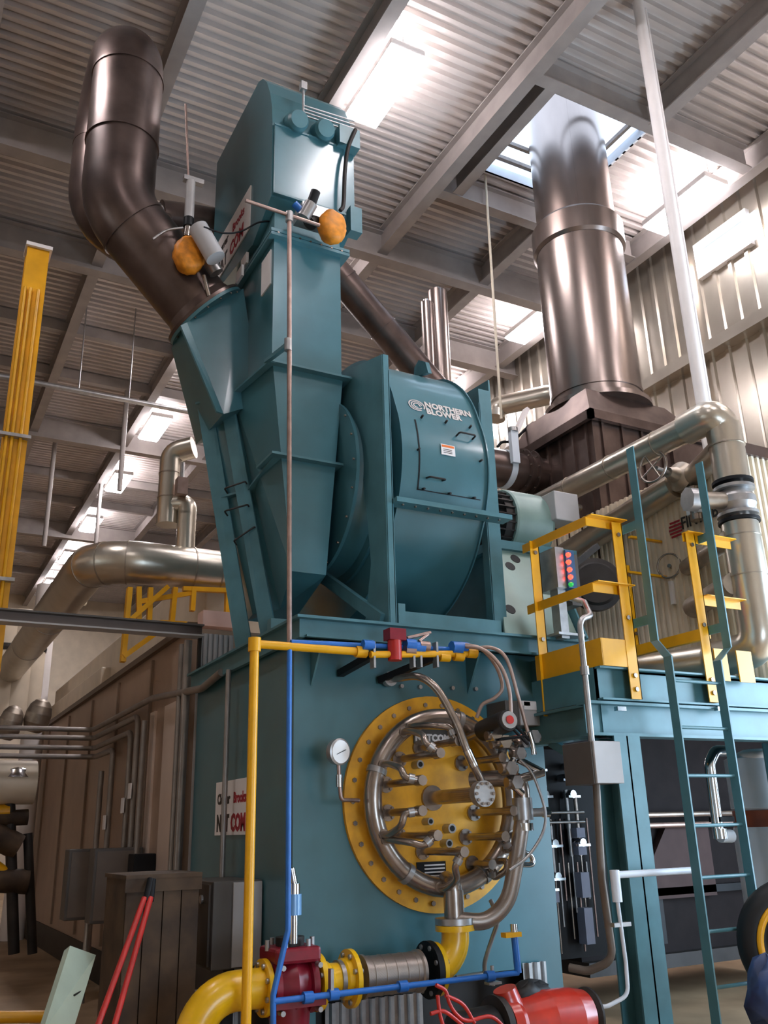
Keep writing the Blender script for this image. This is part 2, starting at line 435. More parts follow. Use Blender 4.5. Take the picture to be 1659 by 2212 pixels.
# platform on top: deck plate and edge channels
MB().box((BX0-.02, 5.8, 2.99), (5.07, 8.4, 3.03)).build('platform_deck', TEALD, box)
ch = MB(); ch.box((BX0-.02, 5.76, 2.90), (5.07, 5.80, 3.05)); ch.box((BX0-.02, 5.70, 3.03), (5.09, 5.80, 3.05)); ch.box((BX0-.02, 5.72, 2.90), (5.07, 5.80, 2.915))
ch.build('front_channel', TEALD, box)
ch = MB(); ch.box((BX0-.06, 5.76, 2.90), (BX0-.02, 8.4, 3.05)); ch.box((BX0-.1, 5.70, 3.03), (BX0-.02, 8.4, 3.05))
ch.build('side_channel', TEALD, box)
MB().box((5.03, 5.8, 2.90), (5.07, 8.4, 3.05)).build('side_channel', TEALD, box)
for x in (2.62, 3.97, 4.62):
    MB().prism([(5.80, 2.90), (BY, 2.90), (BY, 2.60)], 'X', x, x+.015).build('gusset', TEALD, box)
MB().prism([(4.68, 2.35), (4.68, 2.90), (5.05, 2.90)], 'Y', 6.3, 6.315).build('gusset', TEALD, box)
for (px, py) in ((865, 1483), (975, 1487), (1025, 1489), (905, 1485)):
    q = U(px, py, 'Y', BY)
    inst('bolt', BOLTB, box, q, (0, -1, 0))
# white maker sign on the left side
def maker_sign(parent, quad_o, uy, h, w, nrm):
    """plate with two lines of print; reads along uy"""
    o = Vector(quad_o); up = Vector((0, 0, 1)); uy = Vector(uy)
    s = MB(); n = Vector(nrm)
    s.hexa([o, o+uy*w, o+uy*w+n*.012, o+n*.012], [o+up*h, o+uy*w+up*h, o+uy*w+up*h+n*.012, o+up*h+n*.012])
    pl = lab(s.build('sign', WHITE, parent), 'white sign plate reading Cleaver-Brooks NATCOM')
    e = o + n*.013
    text_mb('Cleaver', h*.27, e+uy*w*.06+up*h*.58, uy, up, .002, .004, sx=.9).build('lettering', PRINTK, pl)
    text_mb('Brooks', h*.27, e+uy*w*.53+up*h*.58, uy, up, .002, .004, sx=.9).build('lettering', PRINTR, pl)
    text_mb('NAT', h*.42, e+uy*w*.06+up*h*.08, uy, up, .002, .008, sx=.85).build('lettering', PRINTK, pl)
    text_mb('COM', h*.42, e+uy*w*.47+up*h*.08, uy, up, .002, .008, sx=.85).build('lettering', PRINTR, pl)
    return pl
maker_sign(box, (BX0-.001, 7.66, 1.60), (0, -1, 0), .42, .86, (-1, 0, 0))
# galvanised corrugated skirt under the windbox
def corr(name, a, b, z0, z1, y, M, pitch=.075, dep=.025):
    mb = MB(); x = a
    while x < b - .001:
        e = min(x+pitch, b)
        for (u, du, w, dw) in ((0, 0, .35, 0), (.35, 0, .5, dep), (.5, dep, .85, dep), (.85, dep, 1, 0)):
            xa = x+(e-x)*u; xb = x+(e-x)*w
            mb.add([(xa, y-du, z0), (xb, y-dw, z0), (xb, y-dw, z1), (xa, y-du, z1)], [(0, 1, 2, 3)])
        x = e
    return mb.build(name, M)
tag(corr('corrugated_panel', 2.80, 3.55, 0, .52, 6.16, GALV), 'galvanised corrugated panel at the foot of the teal windbox, under the braided hose', 'panel', 'skirt panels')
tag(corr('corrugated_panel', 4.30, 4.5, 0, .66, 5.97, GALV), 'narrow galvanised corrugated panel above the red casing', 'panel', 'skirt panels')
tag(corr('corrugated_panel', 1.55, 2.44, 0, .60, 6.75, GALV), 'galvanised corrugated panel behind the big yellow gas elbow', 'panel', 'skirt panels')

# ================================================================ burner
BC = Vector((3.63, 5.97, 1.80))
bur = thing('gas_burner', 'round yellow gas burner front with steel manifold ring, lances and hoses', 'burner', (BC.x, 5.97, .9))
fp = MB(); fp.lathe((BC.x, 6.0, BC.z), (0, -1, 0), [(0, .765), (.03, .765), (.032, .60), (.05, .598), (.05, .0)], 72)
fp.build('face_plate', YELB, bur)
for k in range(30):
    a = 2*PI*k/30
    inst('bolt', BOLT, bur, BC + Vector((math.cos(a)*.70, 0, math.sin(a)*.70)), (0, -1, 0))
RC = Vector((3.615, 5.84, 1.80)); RR, RT = .59, .066
ring = MB().torus(RC, (0, 1, 0), RR, RT, 72, 16).build('manifold_ring', STEEL, bur)
for a in (20, 75, 160, 235, 300):
    t = math.radians(a); c = RC + Vector((math.cos(t)*RR, 0, math.sin(t)*RR)); d = Vector((-math.sin(t), 0, math.cos(t)))
    MB().cyl(c-d*.02, c+d*.02, RT+.008, 16).build('weld_band', GALV, ring)
def lerp3(a, b, t): return a*(1-t)+b*t
lances = [((832, 1695), (908, 1688)), ((836, 1756), (908, 1751)), ((860, 1806), (941, 1810)), ((911, 1839), (998, 1842)), ((861, 1641), (947, 1631)),
          ((905, 1616), (986, 1607)), ((1022, 1756), (1104, 1753)), ((1004, 1808), (1086, 1808)), ((995, 1649), (1080, 1640)), ((1018, 1866), (1058, 1868))]
for i, (b, tpx) in enumerate(lances):
    B = U(*b, 'Y', 5.95); T = U(*tpx, 'X', B.x); T = Vector((B.x, max(T.y, 5.05), B.z))
    ln = MB().cyl(B, T, .026, 12).build('lance', STEEL, bur)
    fl = MB().cyl(B, B+Vector((0, -.02, 0)), .058, 16).build('flange', STEEL, ln)
    for k in range(4):
        a = PI/4 + k*PI/2
        inst('bolt', BOLTS, ln, B + Vector((math.cos(a)*.044, -.02, math.sin(a)*.044)), (0, -1, 0))
    MB().cyl(T+Vector((0, .05, 0)), T+Vector((0, -.035, 0)), .036, 8).build('head', STEEL, ln)
    d = Vector((T.x-RC.x, 0, T.z-RC.z)); d.normalize()
    S = RC + d*RR + Vector((0, -RT*.8, 0))
    n = Vector((-d.z, 0, d.x)) * (.10 if i % 2 else -.08)
    S = RC + (d*RR + n*1.2).normalized()*RR + Vector((0, -.02, 0))
    h = smooth([S, S+Vector((0, -.13, 0)), lerp3(S+Vector((0, -.2, 0)), T+d*.12, .55)+n*.15, T + d*.10+Vector((0, .03, 0)), T + d*.02], 7)
    hs = MB().tube(h, .024, 10).build('feed_hose', STEEL, bur)
    MB().cyl(h[-6], h[-3], .036, 6).build('union_nut', GALV, hs)
    MB().cyl(S, S+Vector((0, -.05, 0)), .036, 8).build('ring_boss', STEEL, hs)
# main centre lance with the pale blind flange
B = U(932, 1724, 'Y', 5.95); T = Vector((B.x, 5.28, B.z))
ml = MB().cyl(B, T, .05, 16).build('centre_lance', STEEL, bur)
MB().cyl(B, B+Vector((0, -.025, 0)), .09, 20).build('flange', STEEL, ml)
MB().cyl(T+Vector((0, .03, 0)), T+Vector((0, -.03, 0)), .085, 24).build('blind_flange', GALV, ml)
for k in range(10):
    a = k*PI/5; inst('bolt', BOLTS, ml, T+Vector((math.cos(a)*.068, -.03, math.sin(a)*.068)), (0, -1, 0))
for px, py, r in ((957, 1822+0, .03), (895, 1653, .03), (963, 1790, .034), (917, 1775, .026)):
    q = U(px, py, 'Y', 5.95)
    pt = MB().cyl(q, q+Vector((0, -.09, 0)), r, 14).build('sight_port', GALV, bur)
    MB().cyl(q+Vector((0, -.09, 0)), q+Vector((0, -.093, 0)), r*.6, 12).build('sight_glass', BLACK, pt)
# name plates
q = U(893, 1578, 'Y', 5.94)
npl = lab(MB().box((q.x, 5.935, q.z-.10), (q.x+.30, 5.945, q.z+.01)).build('name_plate', GREYD, bur), 'grey plate reading NATCOM')
text_mb('NATCOM', .07, (q.x+.01, 5.934, q.z-.075), (1, 0, 0), (0, 0, 1), .002, .004).build('lettering', WHITE, npl)
q = U(900, 1866, 'Y', 5.94)
rp = lab(MB().box((q.x, 5.935, q.z-.10), (q.x+.24, 5.945, q.z+.01)).build('rating_plate', BLACK, bur), 'black rating plate with rows of white print')
for k in range(4): MB().box((q.x+.06, 5.932, q.z-.09+k*.024), (q.x+.23, 5.936, q.z-.08+k*.024)).build('print_line', WHITE, rp)
# gas riser into the ring
RX, RY = 3.575, 5.72
rs = MB().cyl((RX, RY, 1.02), (RX, RY, 1.20), .07, 20).build('riser', STEEL, bur)
MB().tube(rounded([(RX, RY, 1.16), (RX, RY, 1.24), (RX+.02, 5.84, 1.26)], .05), .062, 16).build('riser_neck', STEEL, rs)
MB().cyl((RX, RY, .985), (RX, RY, 1.025), .135, 28).build('riser_flange', GALV, rs)
# thick flexible hose on the right, with its stack of fittings
hp = [U(985, 1988, 'Y', 5.70), U(1050, 1988, 'Y', 5.62), U(1095, 1945, 'Y', 5.55), U(1113, 1870, 'Y', 5.5), U(1124, 1800, 'Y', 5.46), U(1130, 1762, 'Y', 5.45)]
lab(MB().tube(smooth(hp, 8), .056, 16).build('bypass_hose', BRAIDM, bur), 'thick braided metal hose')
fx = hp[-1]
fit = MB().cyl(fx+Vector((0, 0, -.03)), fx+Vector((0, 0, .12)), .072, 8).build('hose_union', GALV, bur)
MB().cyl(fx+Vector((0, 0, -.10)), fx+Vector((0, 0, -.05)), .066, 16).build('ferrule', CHROME, fit)
MB().tube(rounded([fx+Vector((0, 0, .1)), fx+Vector((0, 0, .24)), fx+Vector((-.1, .12, .26)), fx+Vector((-.22, .3, .26))], .1), .06, 14).build('elbow', STEEL, fit)
MB().cyl(fx+Vector((-.02, 0, .02)), fx+Vector((.19, -.02, .02)), .03, 12).build('side_branch', GALV, fit)
MB().cyl(fx+Vector((.17, -.02, .02)), fx+Vector((.21, -.02, .02)), .04, 6).build('branch_cap', CHROME, fit)
# flame scanner with red lens
s0 = U(1040, 1580, 'Y', 5.62); s1 = U(1098, 1556, 'Y', 5.22)
sc = MB().lathe(s0, s1-s0, [(0, .05), (.03, .075), ((s1-s0).length-.02, .078), ((s1-s0).length, .072)], 24).build('flame_scanner', DARK, bur)
dd = (s1-s0).normalized()
MB().cyl(s1, s1+dd*.02, .06, 20).build('scanner_cap', GALV, sc)
MB().cyl(s1+dd*.02, s1+dd*.028, .03, 12).build('red_lens', REDP, sc)
MB().cyl(s0, s0-dd*.25, .035, 12).build('scanner_neck', STEEL, sc)
# shiny valve cluster right of centre
cl = [((1098, 1662), (1118, 1625)), ((1118, 1625), (1085, 1600)), ((1118, 1640), (1172, 1668)), ((1100, 1690), (1172, 1668)), ((1085, 1600), (1145, 1590)), ((1060, 1610), (1100, 1600)), ((1100, 1690), (1128, 1715))]
vc = None
for i, (a, b) in enumerate(cl):
    A = U(*a, 'Y', 5.4); Bq = U(*b, 'Y', 5.4)
    q = MB().cyl(A, Bq, .026 if i != 3 else .032, 12)
    if vc is None: vc = q.build('valve_cluster', CHROME, bur)
    else: q.build('pipe_nipple', STEEL if i % 2 else CHROME, vc)
for (px, py, r) in ((1098, 1660, .052), (1118, 1628, .045), (1085, 1603, .05), (1148, 1592, .05), (1110, 1690, .05), (1065, 1590, .045), (1128, 1605, .04)):
    c = U(px, py, 'Y', 5.38)
    MB().cyl(c+Vector((0, -.05, 0)), c+Vector((0, .05, 0)), r, 6).build('fitting', CHROME if px % 2 else GALV, vc)
    MB().cyl(c+Vector((-r*1.3, 0, 0)), c+Vector((r*1.3, 0, 0)), r*.72, 8).build('fitting_nut', STEEL, vc)
for (a, b) in (((1080, 1597), (1133, 1590)), ((1108, 1575), (1140, 1608)), ((1115, 1570), (1145, 1600))):
    MB().cyl(U(*a, 'Y', 5.3), U(*b, 'Y', 5.3), .01, 8).build('black_lead', BLACK, vc)
c = U(1148, 1610, 'Y', 5.3)
MB().tube([U(1143, 1582, 'Y', 5.3), U(1150, 1605, 'Y', 5.3), U(1154, 1630, 'Y', 5.3)], .02, 10).build('ignition_plug', CHROME, vc)
lp = [U(*q, 'Y', 5.36) for q in ((1122, 1640), (1146, 1665), (1162, 1700), (1178, 1755), (1172, 1800), (1140, 1850), (1100, 1880))]
MB().tube(smooth(lp, 6), .011, 8).build('sensing_line', GALV, bur)
lp = [U(*q, 'Y', 5.6) for q in ((1122, 1838), (1146, 1848), (1150, 1866), (1128, 1868))]
MB().tube(smooth(lp, 6), .02, 10).build('return_loop', CHROME, bur)
# air hose from the windbox face to the burner centre
hp = [U(838, 1468, 'Y', 5.96), U(862, 1465, 'Y', 5.8), U(905, 1462, 'Y', 5.6), U(945, 1490, 'Y', 5.48), U(985, 1560, 'Y', 5.4), U(1008, 1620, 'Y', 5.36), U(1024, 1655, 'Y', 5.36), U(1040, 1690, 'Y', 5.4), U(1035, 1712, 'Y', 5.5)]
ah = MB().tube(smooth(hp, 8), .028, 12).build('air_hose', STEEL, bur)
MB().cyl(hp[0], hp[0]+Vector((.0, -.05, 0)), .055, 20).build('hose_flange', GALV, ah)
MB().cyl(hp[5], hp[6], .034, 8).build('hose_ferrule', CHROME, ah)
# pressure gauge on its stem
g = U(731, 1624, 'Y', 5.75)
pg = thing('pressure_gauge', 'small round pressure gauge on a bent stem left of the yellow burner', 'gauge', (g.x, g.y, g.z-.4))
MB().lathe(g, (.25, -1, -.05), [(-.03, .05), (-.03, .085), (.02, .09), (.025, .078)], 32).build('case', GALV, pg)
gf = MB().lathe(g+Vector((.006, -.024, -.002)), (.25, -1, -.05), [(0, .076), (.004, .076), (.005, 0)], 32).build('dial', GLASS, pg)
MB().bar(g+Vector((-.03, -.033, -.02)), g+Vector((.045, -.026, .012)), .008, .004).build('needle', BLACK, gf)
st = [g+Vector((0, 0, -.08)), U(733, 1690, 'Y', 5.75), U(737, 1728, 'Y', 5.75), U(775, 1729, 'Y', 5.82)]
MB().tube(rounded(st, .03), .014, 10).build('stem', COPPER, pg)
MB().cyl(st[1]+Vector((0, 0, .05)), st[1]+Vector((0, 0, -.03)), .024, 8).build('stem_valve', CHROME, pg)
# junction box on the windbox face
j = U(1095, 1520, 'Y', 5.72); j1 = U(1170, 1568, 'Y', 5.72)
jb = thing('junction_box', 'small grey labelled junction box right of the burner on the windbox', 'electrical box', ((j.x+j1.x)/2, 5.85, j1.z))
MB().box((j.x, 5.74, j1.z), (j1.x, 6.0, j.z+.03)).build('body', GREYD, jb, .006)
MB().box((j1.x-.2, 5.715, j1.z), (j1.x, 5.74, j.z+.03)).build('door', GREYB, jb, .006)
MB().box((j1.x-.16, 5.712, j1.z+.12), (j1.x-.03, 5.716, j1.z+.18)).build('label_strip', WHITE, jb)
MB().box((j1.x-.2, 5.712, j.z-.01), (j1.x-.1, 5.716, j.z+.025)).build('label_strip', WHITE, jb)
MB().box((j1.x, 5.73, j1.z+.09), (j1.x+.025, 5.76, j1.z+.14)).build('latch', GALV, jb)
# ================================================================ centrifugal blower
FY, FZ = 6.88, 4.5; FX0, FX1 = 3.33, 4.17
def scrollR(t):
    """spiral radius of the scroll by angle (0 = back, 90 = top, 180 = front, 270 = bottom)"""
    a = math.degrees(t) % 360
    K = [(0, 1.26), (60, 1.25), (90, 1.23), (113, 1.21), (135, 1.15), (155, 1.09), (180, 1.085), (210, 1.06), (240, 1.10), (270, 1.16), (300, 1.2), (360, 1.26)]
    for i in range(len(K)-1):
        if K[i][0] <= a <= K[i+1][0]:
            q = (a-K[i][0])/(K[i+1][0]-K[i][0]); return K[i][1]*(1-q)+K[i+1][1]*q
def sp(t, dr=0): r = scrollR(t)+dr; return (FY+math.cos(t)*r, FZ+math.sin(t)*r)
fan = thing('centrifugal_blower', 'large teal centrifugal blower with rounded scroll housing standing on the fan platform', 'blower', ((FX0+FX1)/2, FY, 3.03))
N = 96; hs = MB(); vs = []
for x in (FX0, FX1):
    for k in range(N): y, z = sp(2*PI*k/N); vs.append((x, y, z))
hs.add(vs, [(k, (k+1)%N, N+(k+1)%N, N+k) for k in range(N)], True)
hs.build('scroll_wrap', TEAL, fan)
for x, s in ((FX0, -1), (FX1, 1)):
    c = MB(); ring = []
    for k in range(N): ring.append(sp(2*PI*k/N, .025))
    c.prism(ring, 'X', x-.006, x+.006)
    c.build('cheek_plate', TEAL, fan)
MB().box((FX0, 6.9, 3.03), (FX1, 8.12, 4.4)).build('discharge_chute', TEAL, fan)
# split line flange and its bolts
MB().box((3.22, 5.70, 4.02), (4.32, 5.84, 4.06)).build('split_flange', TEALD, fan)
for k in range(9): inst('bolt', BOLTS, fan, (3.3+k*.115, 5.75, 4.02), (0, 0, -1))
# side frames: plate with front channel
def side_frame(x, w, poly):
    p = MB().prism(poly, 'X', x-.008, x+.008).build('side_frame', TEALD, fan)
    y0 = min(q[0] for q in poly)
    f = MB(); f.box((min(x, x+w), y0-.01, 3.06), (max(x, x+w), y0+.005, 5.34)); f.box((x+w-.006, y0-.01, 3.06), (x+w+.006, y0+.08, 5.2))
    f.build('front_channel', TEALD, p); return p
side_frame(3.17, .05, [(5.78, 3.05), (6.2, 3.05), (6.05, 3.6), (6.1, 4.0), (6.2, 4.6), (6.45, 5.0), (7.3, 5.25), (8.0, 4.6), (8.2, 3.05), (8.3, 3.05), (8.3, 5.3), (7.2, 5.62), (6.45, 5.52), (5.78, 5.34)])
side_frame(4.37, -.13, [(5.96, 3.05), (6.25, 3.05), (6.15, 4.2), (6.2, 5.0), (6.6, 5.3), (8.0, 5.3), (8.0, 5.45), (6.6, 5.52), (5.96, 5.46)])
MB().box((3.2, 5.80, 3.05), (4.2, 5.84, 3.17)).build('base_beam', TEALD, fan)
MB().box((3.24, 5.77, 3.05), (3.3, 5.80, 3.22)).build('base_clip', TEALD, fan)
MB().bar((3.15, 5.86, 3.1), (3.15, 7.0, 3.75), .05, .1).build('brace', TEALD, fan)
MB().box((2.5, 6.5, 3.05), (3.2, 6.58, 3.2)).build('base_beam', TEALD, fan)
# lifting lug on top
l = U(910, 806, 'Y', 6.3)
q = sp(math.radians(118)); 
lug = MB().prism([(q[0]-.14, q[1]-.03), (q[0]+.12, q[1]+.05), (q[0]+.1, q[1]+.14), (q[0]+.02, q[1]+.18), (q[0]-.1, q[1]+.1)], 'X', 3.86, 3.9).build('lifting_lug', TEALD, fan)
# inlet cone ring between inlet box and scroll
MB().lathe((3.335, FY, FZ), (-1, 0, 0), [(0, .86), (.04, .86), (.05, .78), (.22, .72), (.24, .80), (.27, .80)], 56).build('inlet_cone', TEAL, fan)
for k in range(20):
    a = 2*PI*k/20; inst('bolt', BOLTS, fan, (3.05, FY+math.cos(a)*.78, FZ+math.sin(a)*.78), (-1, 0, 0))
# access door wrapped on the front of the scroll
def ang_of(px, py):
    """scroll angle hit by a photo pixel"""
    best = None
    for k in range(900, 2700):
        t = k*PI/1800; y, z = sp(t); d = ray(px, py); s = y/d.y
        e = abs(EYE.z + d.z*s - z)
        if best is None or e < best[0]: best = (e, t, d.x*s)
    return best[1], best[2]
a0, xa = ang_of(893, 906); a1, xb = ang_of(895, 1055); a2, xc = ang_of(1045, 1078)
def wrap_patch(x0, x1, t0, t1, dr0, dr1, n=20):
    mb = MB(); A = []; B = []
    for i in range(n+1):
        t = t0+(t1-t0)*i/n
        for x in (x0, x1):
            y, z = sp(t, dr1); A.append((x, y, z)); y, z = sp(t, dr0); B.append((x, y, z))
    q = [(2*i, 2*i+1, 2*i+3, 2*i+2) for i in range(n)]
    mb.add(A, q, True); mb.add(B, [tuple(reversed(f)) for f in q], True)
    m = len(A)
    rim_ = [f for i in range(n) for f in ((2*i, 2*i+2, m+2*i+2, m+2*i), (2*i+3, 2*i+1, m+2*i+1, m+2*i+3))] + [(0, 1, m+1, m), (2*n+1, 2*n, m+2*n, m+2*n+1)]
    mb.add(A+B, rim_)
    return mb
dl, dr_ = xa+.02, FX1-.06
door = lab(wrap_patch(dl, dr_, a0, a1, -.01, .005).build('access_door', TEAL, fan), 'curved bolted access door')
MB().add([], []); 
gp = wrap_patch(dl-.012, dl, a0, a1, -.005, .004); gp.build('gasket', BLACK, door)
gp = wrap_patch(dl-.012, dr_, a1, a1+.008, -.005, .004); gp.build('gasket', BLACK, door)
for (px, py) in ((909, 904), (961, 915), (1013, 926), (901, 973), (1037, 998), (912, 1056), (968, 1066), (1021, 1076)):
    t, x = ang_of(px, py); y, z = sp(t, .012); inst('bolt', BOLTK, door, (min(x, dr_-.02), y, z), (0, math.cos(t), math.sin(t)))
for (p, q) in (((984, 943), (1019, 951)), ((920, 1032), (954, 1039))):
    t, x = ang_of(*p); t2, x2 = ang_of(*q); t = (t+t2)/2; A = []
    for (xx, d) in ((x, .01), (x, .07), (x2, .07), (x2, .01)): y, z = sp(t, d); A.append((xx, y, z))
    MB().tube(rounded(A, .02), .008, 8).build('handle', DARK, door)
t, x = ang_of(950, 960); t2, x2 = ang_of(982, 988)
lb = wrap_patch(x, x2, t, t2, .011, .015, 6); lbo = lab(lb.build('warning_label', WHITE, door), 'white warning label with orange header')
wrap_patch(x+.008, x2-.008, t+.006, t+.024, .013, .017, 3).build('header_band', PRINTO, lbo)
for k in range(3): wrap_patch(x+.02, x2-.03, t+.04+k*.014, t+.045+k*.014, .013, .016, 2).build('print_line', PRINTK, lbo)
# maker lettering and swirl on the scroll
tt, xx = ang_of(918, 880)
def onscroll(ox, ot):
    def f(x, y, z):
        t = ot - y/1.12; Y, Z = sp(t, .004 + z); return (ox + x, Y, Z)
    return f
LET = mat('pale_lettering', '#cfc4be', .5, 0, .05, 5)
text_mb('NORTHERN', .092, None, (1, 0, 0), (0, 0, 1), .002, .004, onscroll(xx, tt), .95).build('lettering', LET, fan)
text_mb('BLOWER', .092, None, (1, 0, 0), (0, 0, 1), .002, .004, onscroll(xx, tt+.068), .95).build('lettering', LET, fan)
sw = MB()
for R, a0_, a1_ in ((.075, -30, 300), (.052, 10, 330), (.030, -20, 290)):
    n = 26; base = len(sw.v); vs = []
    f = onscroll(xx-.085, tt+.02)
    for i in range(n+1):
        a = math.radians(a0_+(a1_-a0_)*i/n)
        for r in (R-.006, R+.006): vs.append(f(math.cos(a)*r, math.sin(a)*r*.8+.02, .002))
    sw.add(vs, [(2*i, 2*i+1, 2*i+3, 2*i+2) for i in range(n)])
lab(sw.build('swirl_emblem', LET, fan), 'pale swirl emblem beside the lettering')
# ---------------- motor on its pedestal
mt = thing('electric_motor', 'teal-grey electric motor with finned end, right of the blower', 'motor', (5.2, FY, 4.1))
MX = mat('motor_grey', '#7d968f', .4, 0, .1, 5)
MZ = 4.44
MB().lathe((4.9, FY, MZ), (1, 0, 0), [(0, .2), (.02, .31), (.16, .31)], 40).build('end_bell', DARK, mt)
for k in range(26):
    a = 2*PI*k/26; c, s = math.cos(a), math.sin(a)
    MB().bar((4.78, FY+c*.30, MZ+s*.30), (5.06, FY+c*.30, MZ+s*.30), .012, .06, (0, c, s)).build('cooling_fin', DARK, mt)
MB().lathe((5.02, FY, MZ), (1, 0, 0), [(0, .345), (.02, .355), (.42, .355), (.46, .33), (.48, .25)], 48).build('fan_cowl', MX, mt)
MB().cyl((4.3, FY, MZ+.03), (4.92, FY, MZ+.03), .05, 14).build('shaft', STEEL, mt)
MB().box((5.1, FY-.38, MZ-.40), (5.45, FY+.3, MZ-.33)).build('foot', MX, mt)
tb = MB().box((5.42, 6.45, 4.42), (5.72, 6.7, 4.72)).build('terminal_box', GREYB, mt, .01)
MB().cyl((5.72, 6.5, 4.6), (5.78, 6.5, 4.6), .035, 12).build('gland', STEEL, tb)
ped = thing('motor_pedestal', 'pale teal sloping motor pedestal with oval cut-outs, right of the blower', 'pedestal', (4.9, 6.6, 3.05))
PALE = mat('pale_teal', '#8ea49a', .4, 0, .08, 4)
tl = Vector((4.62, 6.36, 3.98)); tr = Vector((5.14, 6.36, 3.98)); br = Vector((5.05, 5.86, 3.06)); bl = Vector((4.27, 5.86, 3.06))
MB().slab([bl, br, tr, tl], .02).build('front_plate', PALE, ped)
MB().box((4.62, 6.36, 3.06), (5.14, 7.3, 4.05)).build('body', TEALD, ped)
MB().box((4.55, 6.30, 3.98), (5.5, 7.35, 4.06)).build('top_plate', TEALD, ped)
MB().bar(tr+Vector((.02, -.03, 0)), br+Vector((.02, -.03, 0)), .02, .12, (0, -1, 1)).build('edge_rib', TEALD, ped)
for (px, py) in ((1101, 1225), (1101, 1318), (1112, 1209)):
    n = (br-bl).cross(tl-bl).normalized()
    d = ray(px, py); s = (bl-EYE).dot(n)/d.dot(n); c = EYE + d*s
    if n.y > 0: n = -n
    MB().lathe(c, n, [(.0, .05), (.014, .05)], 20).build('oval_hole', BLACK, ped)

# ================================================================ inlet box and duct
ind = thing('intake_duct', 'tall teal intake duct with tapering inlet box and flanged stiffeners left of the blower', 'duct', (2.8, 6.9, 3.05))
P0 = Vector((3.10, 6.4, 5.38)); P1 = Vector((2.44, 6.4, 5.38)); P2 = Vector((2.344, 7.134, 5.38)); P3 = Vector((2.157, 7.40, 5.38)); P4 = Vector((3.1, 7.6, 5.38)); P3b = Vector((2.2, 7.75, 5.38))
Q0 = Vector((2.93, 6.4, 3.57)); Q1 = Vector((2.63, 6.4, 3.57)); Q2 = U(605, 1318, 'Y', 6.98); Q3 = U(545, 1345, 'Y', 7.25); Q4 = Vector((3.08, 7.5, 3.4)); Q3b = Vector((2.66, 7.5, 3.4))
Q2.z = 3.4; Q3.z = 3.4
MB().hexa([Q0, Q1, Q2, Q3, Q3b, Q4], [P0, P1, P2, P3, P3b, P4]).build('inlet_box', TEAL, ind)
MB().box((2.43, 6.4, 5.38), (3.09, 7.4, 6.68)).build('duct_section', TEAL, ind)
def rim(name, zc, a, b, c, d, t=.02):
    m_ = MB(); m_.box((a, c, zc-t/2), (b, d, zc+t/2)); return m_.build(name, TEALD, ind)
rim('stiffener', 5.385, 2.38, 3.2, 6.33, 7.45)
rim('stiffener', 4.54, 2.42, 3.16, 6.33, 6.7)
rim('flange', 6.68, 2.38, 3.16, 6.34, 7.46, .03)
rim('flange', 6.72, 2.38, 3.16, 6.34, 7.46, .03)
for k in range(7): inst('bolt', BOLTS, ind, (2.45+k*.105, 6.35, 6.70), (0, -1, 0))
MB().slab([P2+Vector((-.02, -.03, 0)), P2+Vector((-.11, .08, .03)), Q2+Vector((-.13, .03, -.35)), Q2+Vector((-.02, -.05, -.35))], .02).build('corner_fin', TEALD, ind)
MB().slab([P3+Vector((.04, -.06, .05)), P3+Vector((-.07, .04, .05)), Q3+Vector((-.12, .03, -.35)), Q3+Vector((0, -.05, -.35))], .02).build('corner_fin', TEALD, ind)
MB().slab([P2, P2+Vector((-.06, -.05, 0)), P3+Vector((-.1, -.02, 0)), P3], .02).build('stiffener', TEALD, ind)
# stiffener strips wrapping the left faces
def lerp(a, b, t): return a*(1-t)+b*t
for t, w in ((.46, .07), (.0, .06)):
    A1 = lerp(P1, Q1, t); A2 = lerp(P2, Q2, t); A3 = lerp(P3, Q3, t)
    MB().slab([A1+Vector((0, -.06, 0)), A1+Vector((-w, -.06, 0)), A2+Vector((-w, 0, 0)), A2], .02).build('stiffener', TEALD, ind)
    MB().slab([A2, A2+Vector((-w, 0, 0)), A3+Vector((-w, 0, 0)), A3], .02).build('stiffener', TEALD, ind)
# handles on the left panel
for (p, q) in (((485, 1055), (530, 1040)), ((485, 1104), (535, 1090)), ((505, 1168), (550, 1138))):
    A = lerp(P2, Q2, .5); d0 = U(*p, 'Y', 7.08); d1 = U(*q, 'Y', 7.0)
    MB().tube(rounded([d0+Vector((.06, .1, 0)), d0, d1, d1+Vector((.05, .08, 0))], .02), .008, 8).build('handle', DARK, ind)
# branch to the recirculated gas duct
hc = Vector((2.075, 7.3, 6.29)); hd = Vector((-.70, 0, .714)).normalized(); hu = Vector((.714, 0, .70)); hw = .40
def sq(c, w, dpt): return [c-hu*w+Vector((0, -dpt, 0)), c+hu*w+Vector((0, -dpt, 0)), c+hu*w+Vector((0, dpt, 0)), c-hu*w+Vector((0, dpt, 0))]
F = sq(hc-hd*.05, .37, .25)
G = [Vector((2.20, 6.98, 5.12)), Vector((2.55, 6.98, 5.3)), Vector((2.55, 7.7, 5.3)), Vector((2.18, 7.72, 5.12))]
MB().hexa(G, F).build('branch', TEAL, ind)
MB().lathe(hc, hd, [(-.05, .30), (-.05, .42), (-.02, .42), (-.02, .30)], 40).build('branch_flange', TEALD, ind)
for k in range(16):
    a = 2*PI*k/16; inst('bolt', BOLTS, ind, hc-hd*.05+hu*math.cos(a)*.385+Vector((0, math.sin(a)*.385, 0)), -hd)
MB().slab([G[0], F[0], F[0]+Vector((-.06, -.02, -.06)), G[0]+Vector((-.07, -.02, 0))], .02).build('branch_fin', TEALD, ind)
MB().box((2.418, 6.45, 6.22), (2.43, 6.68, 6.58)).build('white_plate', WHITE, ind)  # plain white plate, put where a bright spot of unclear cause sits
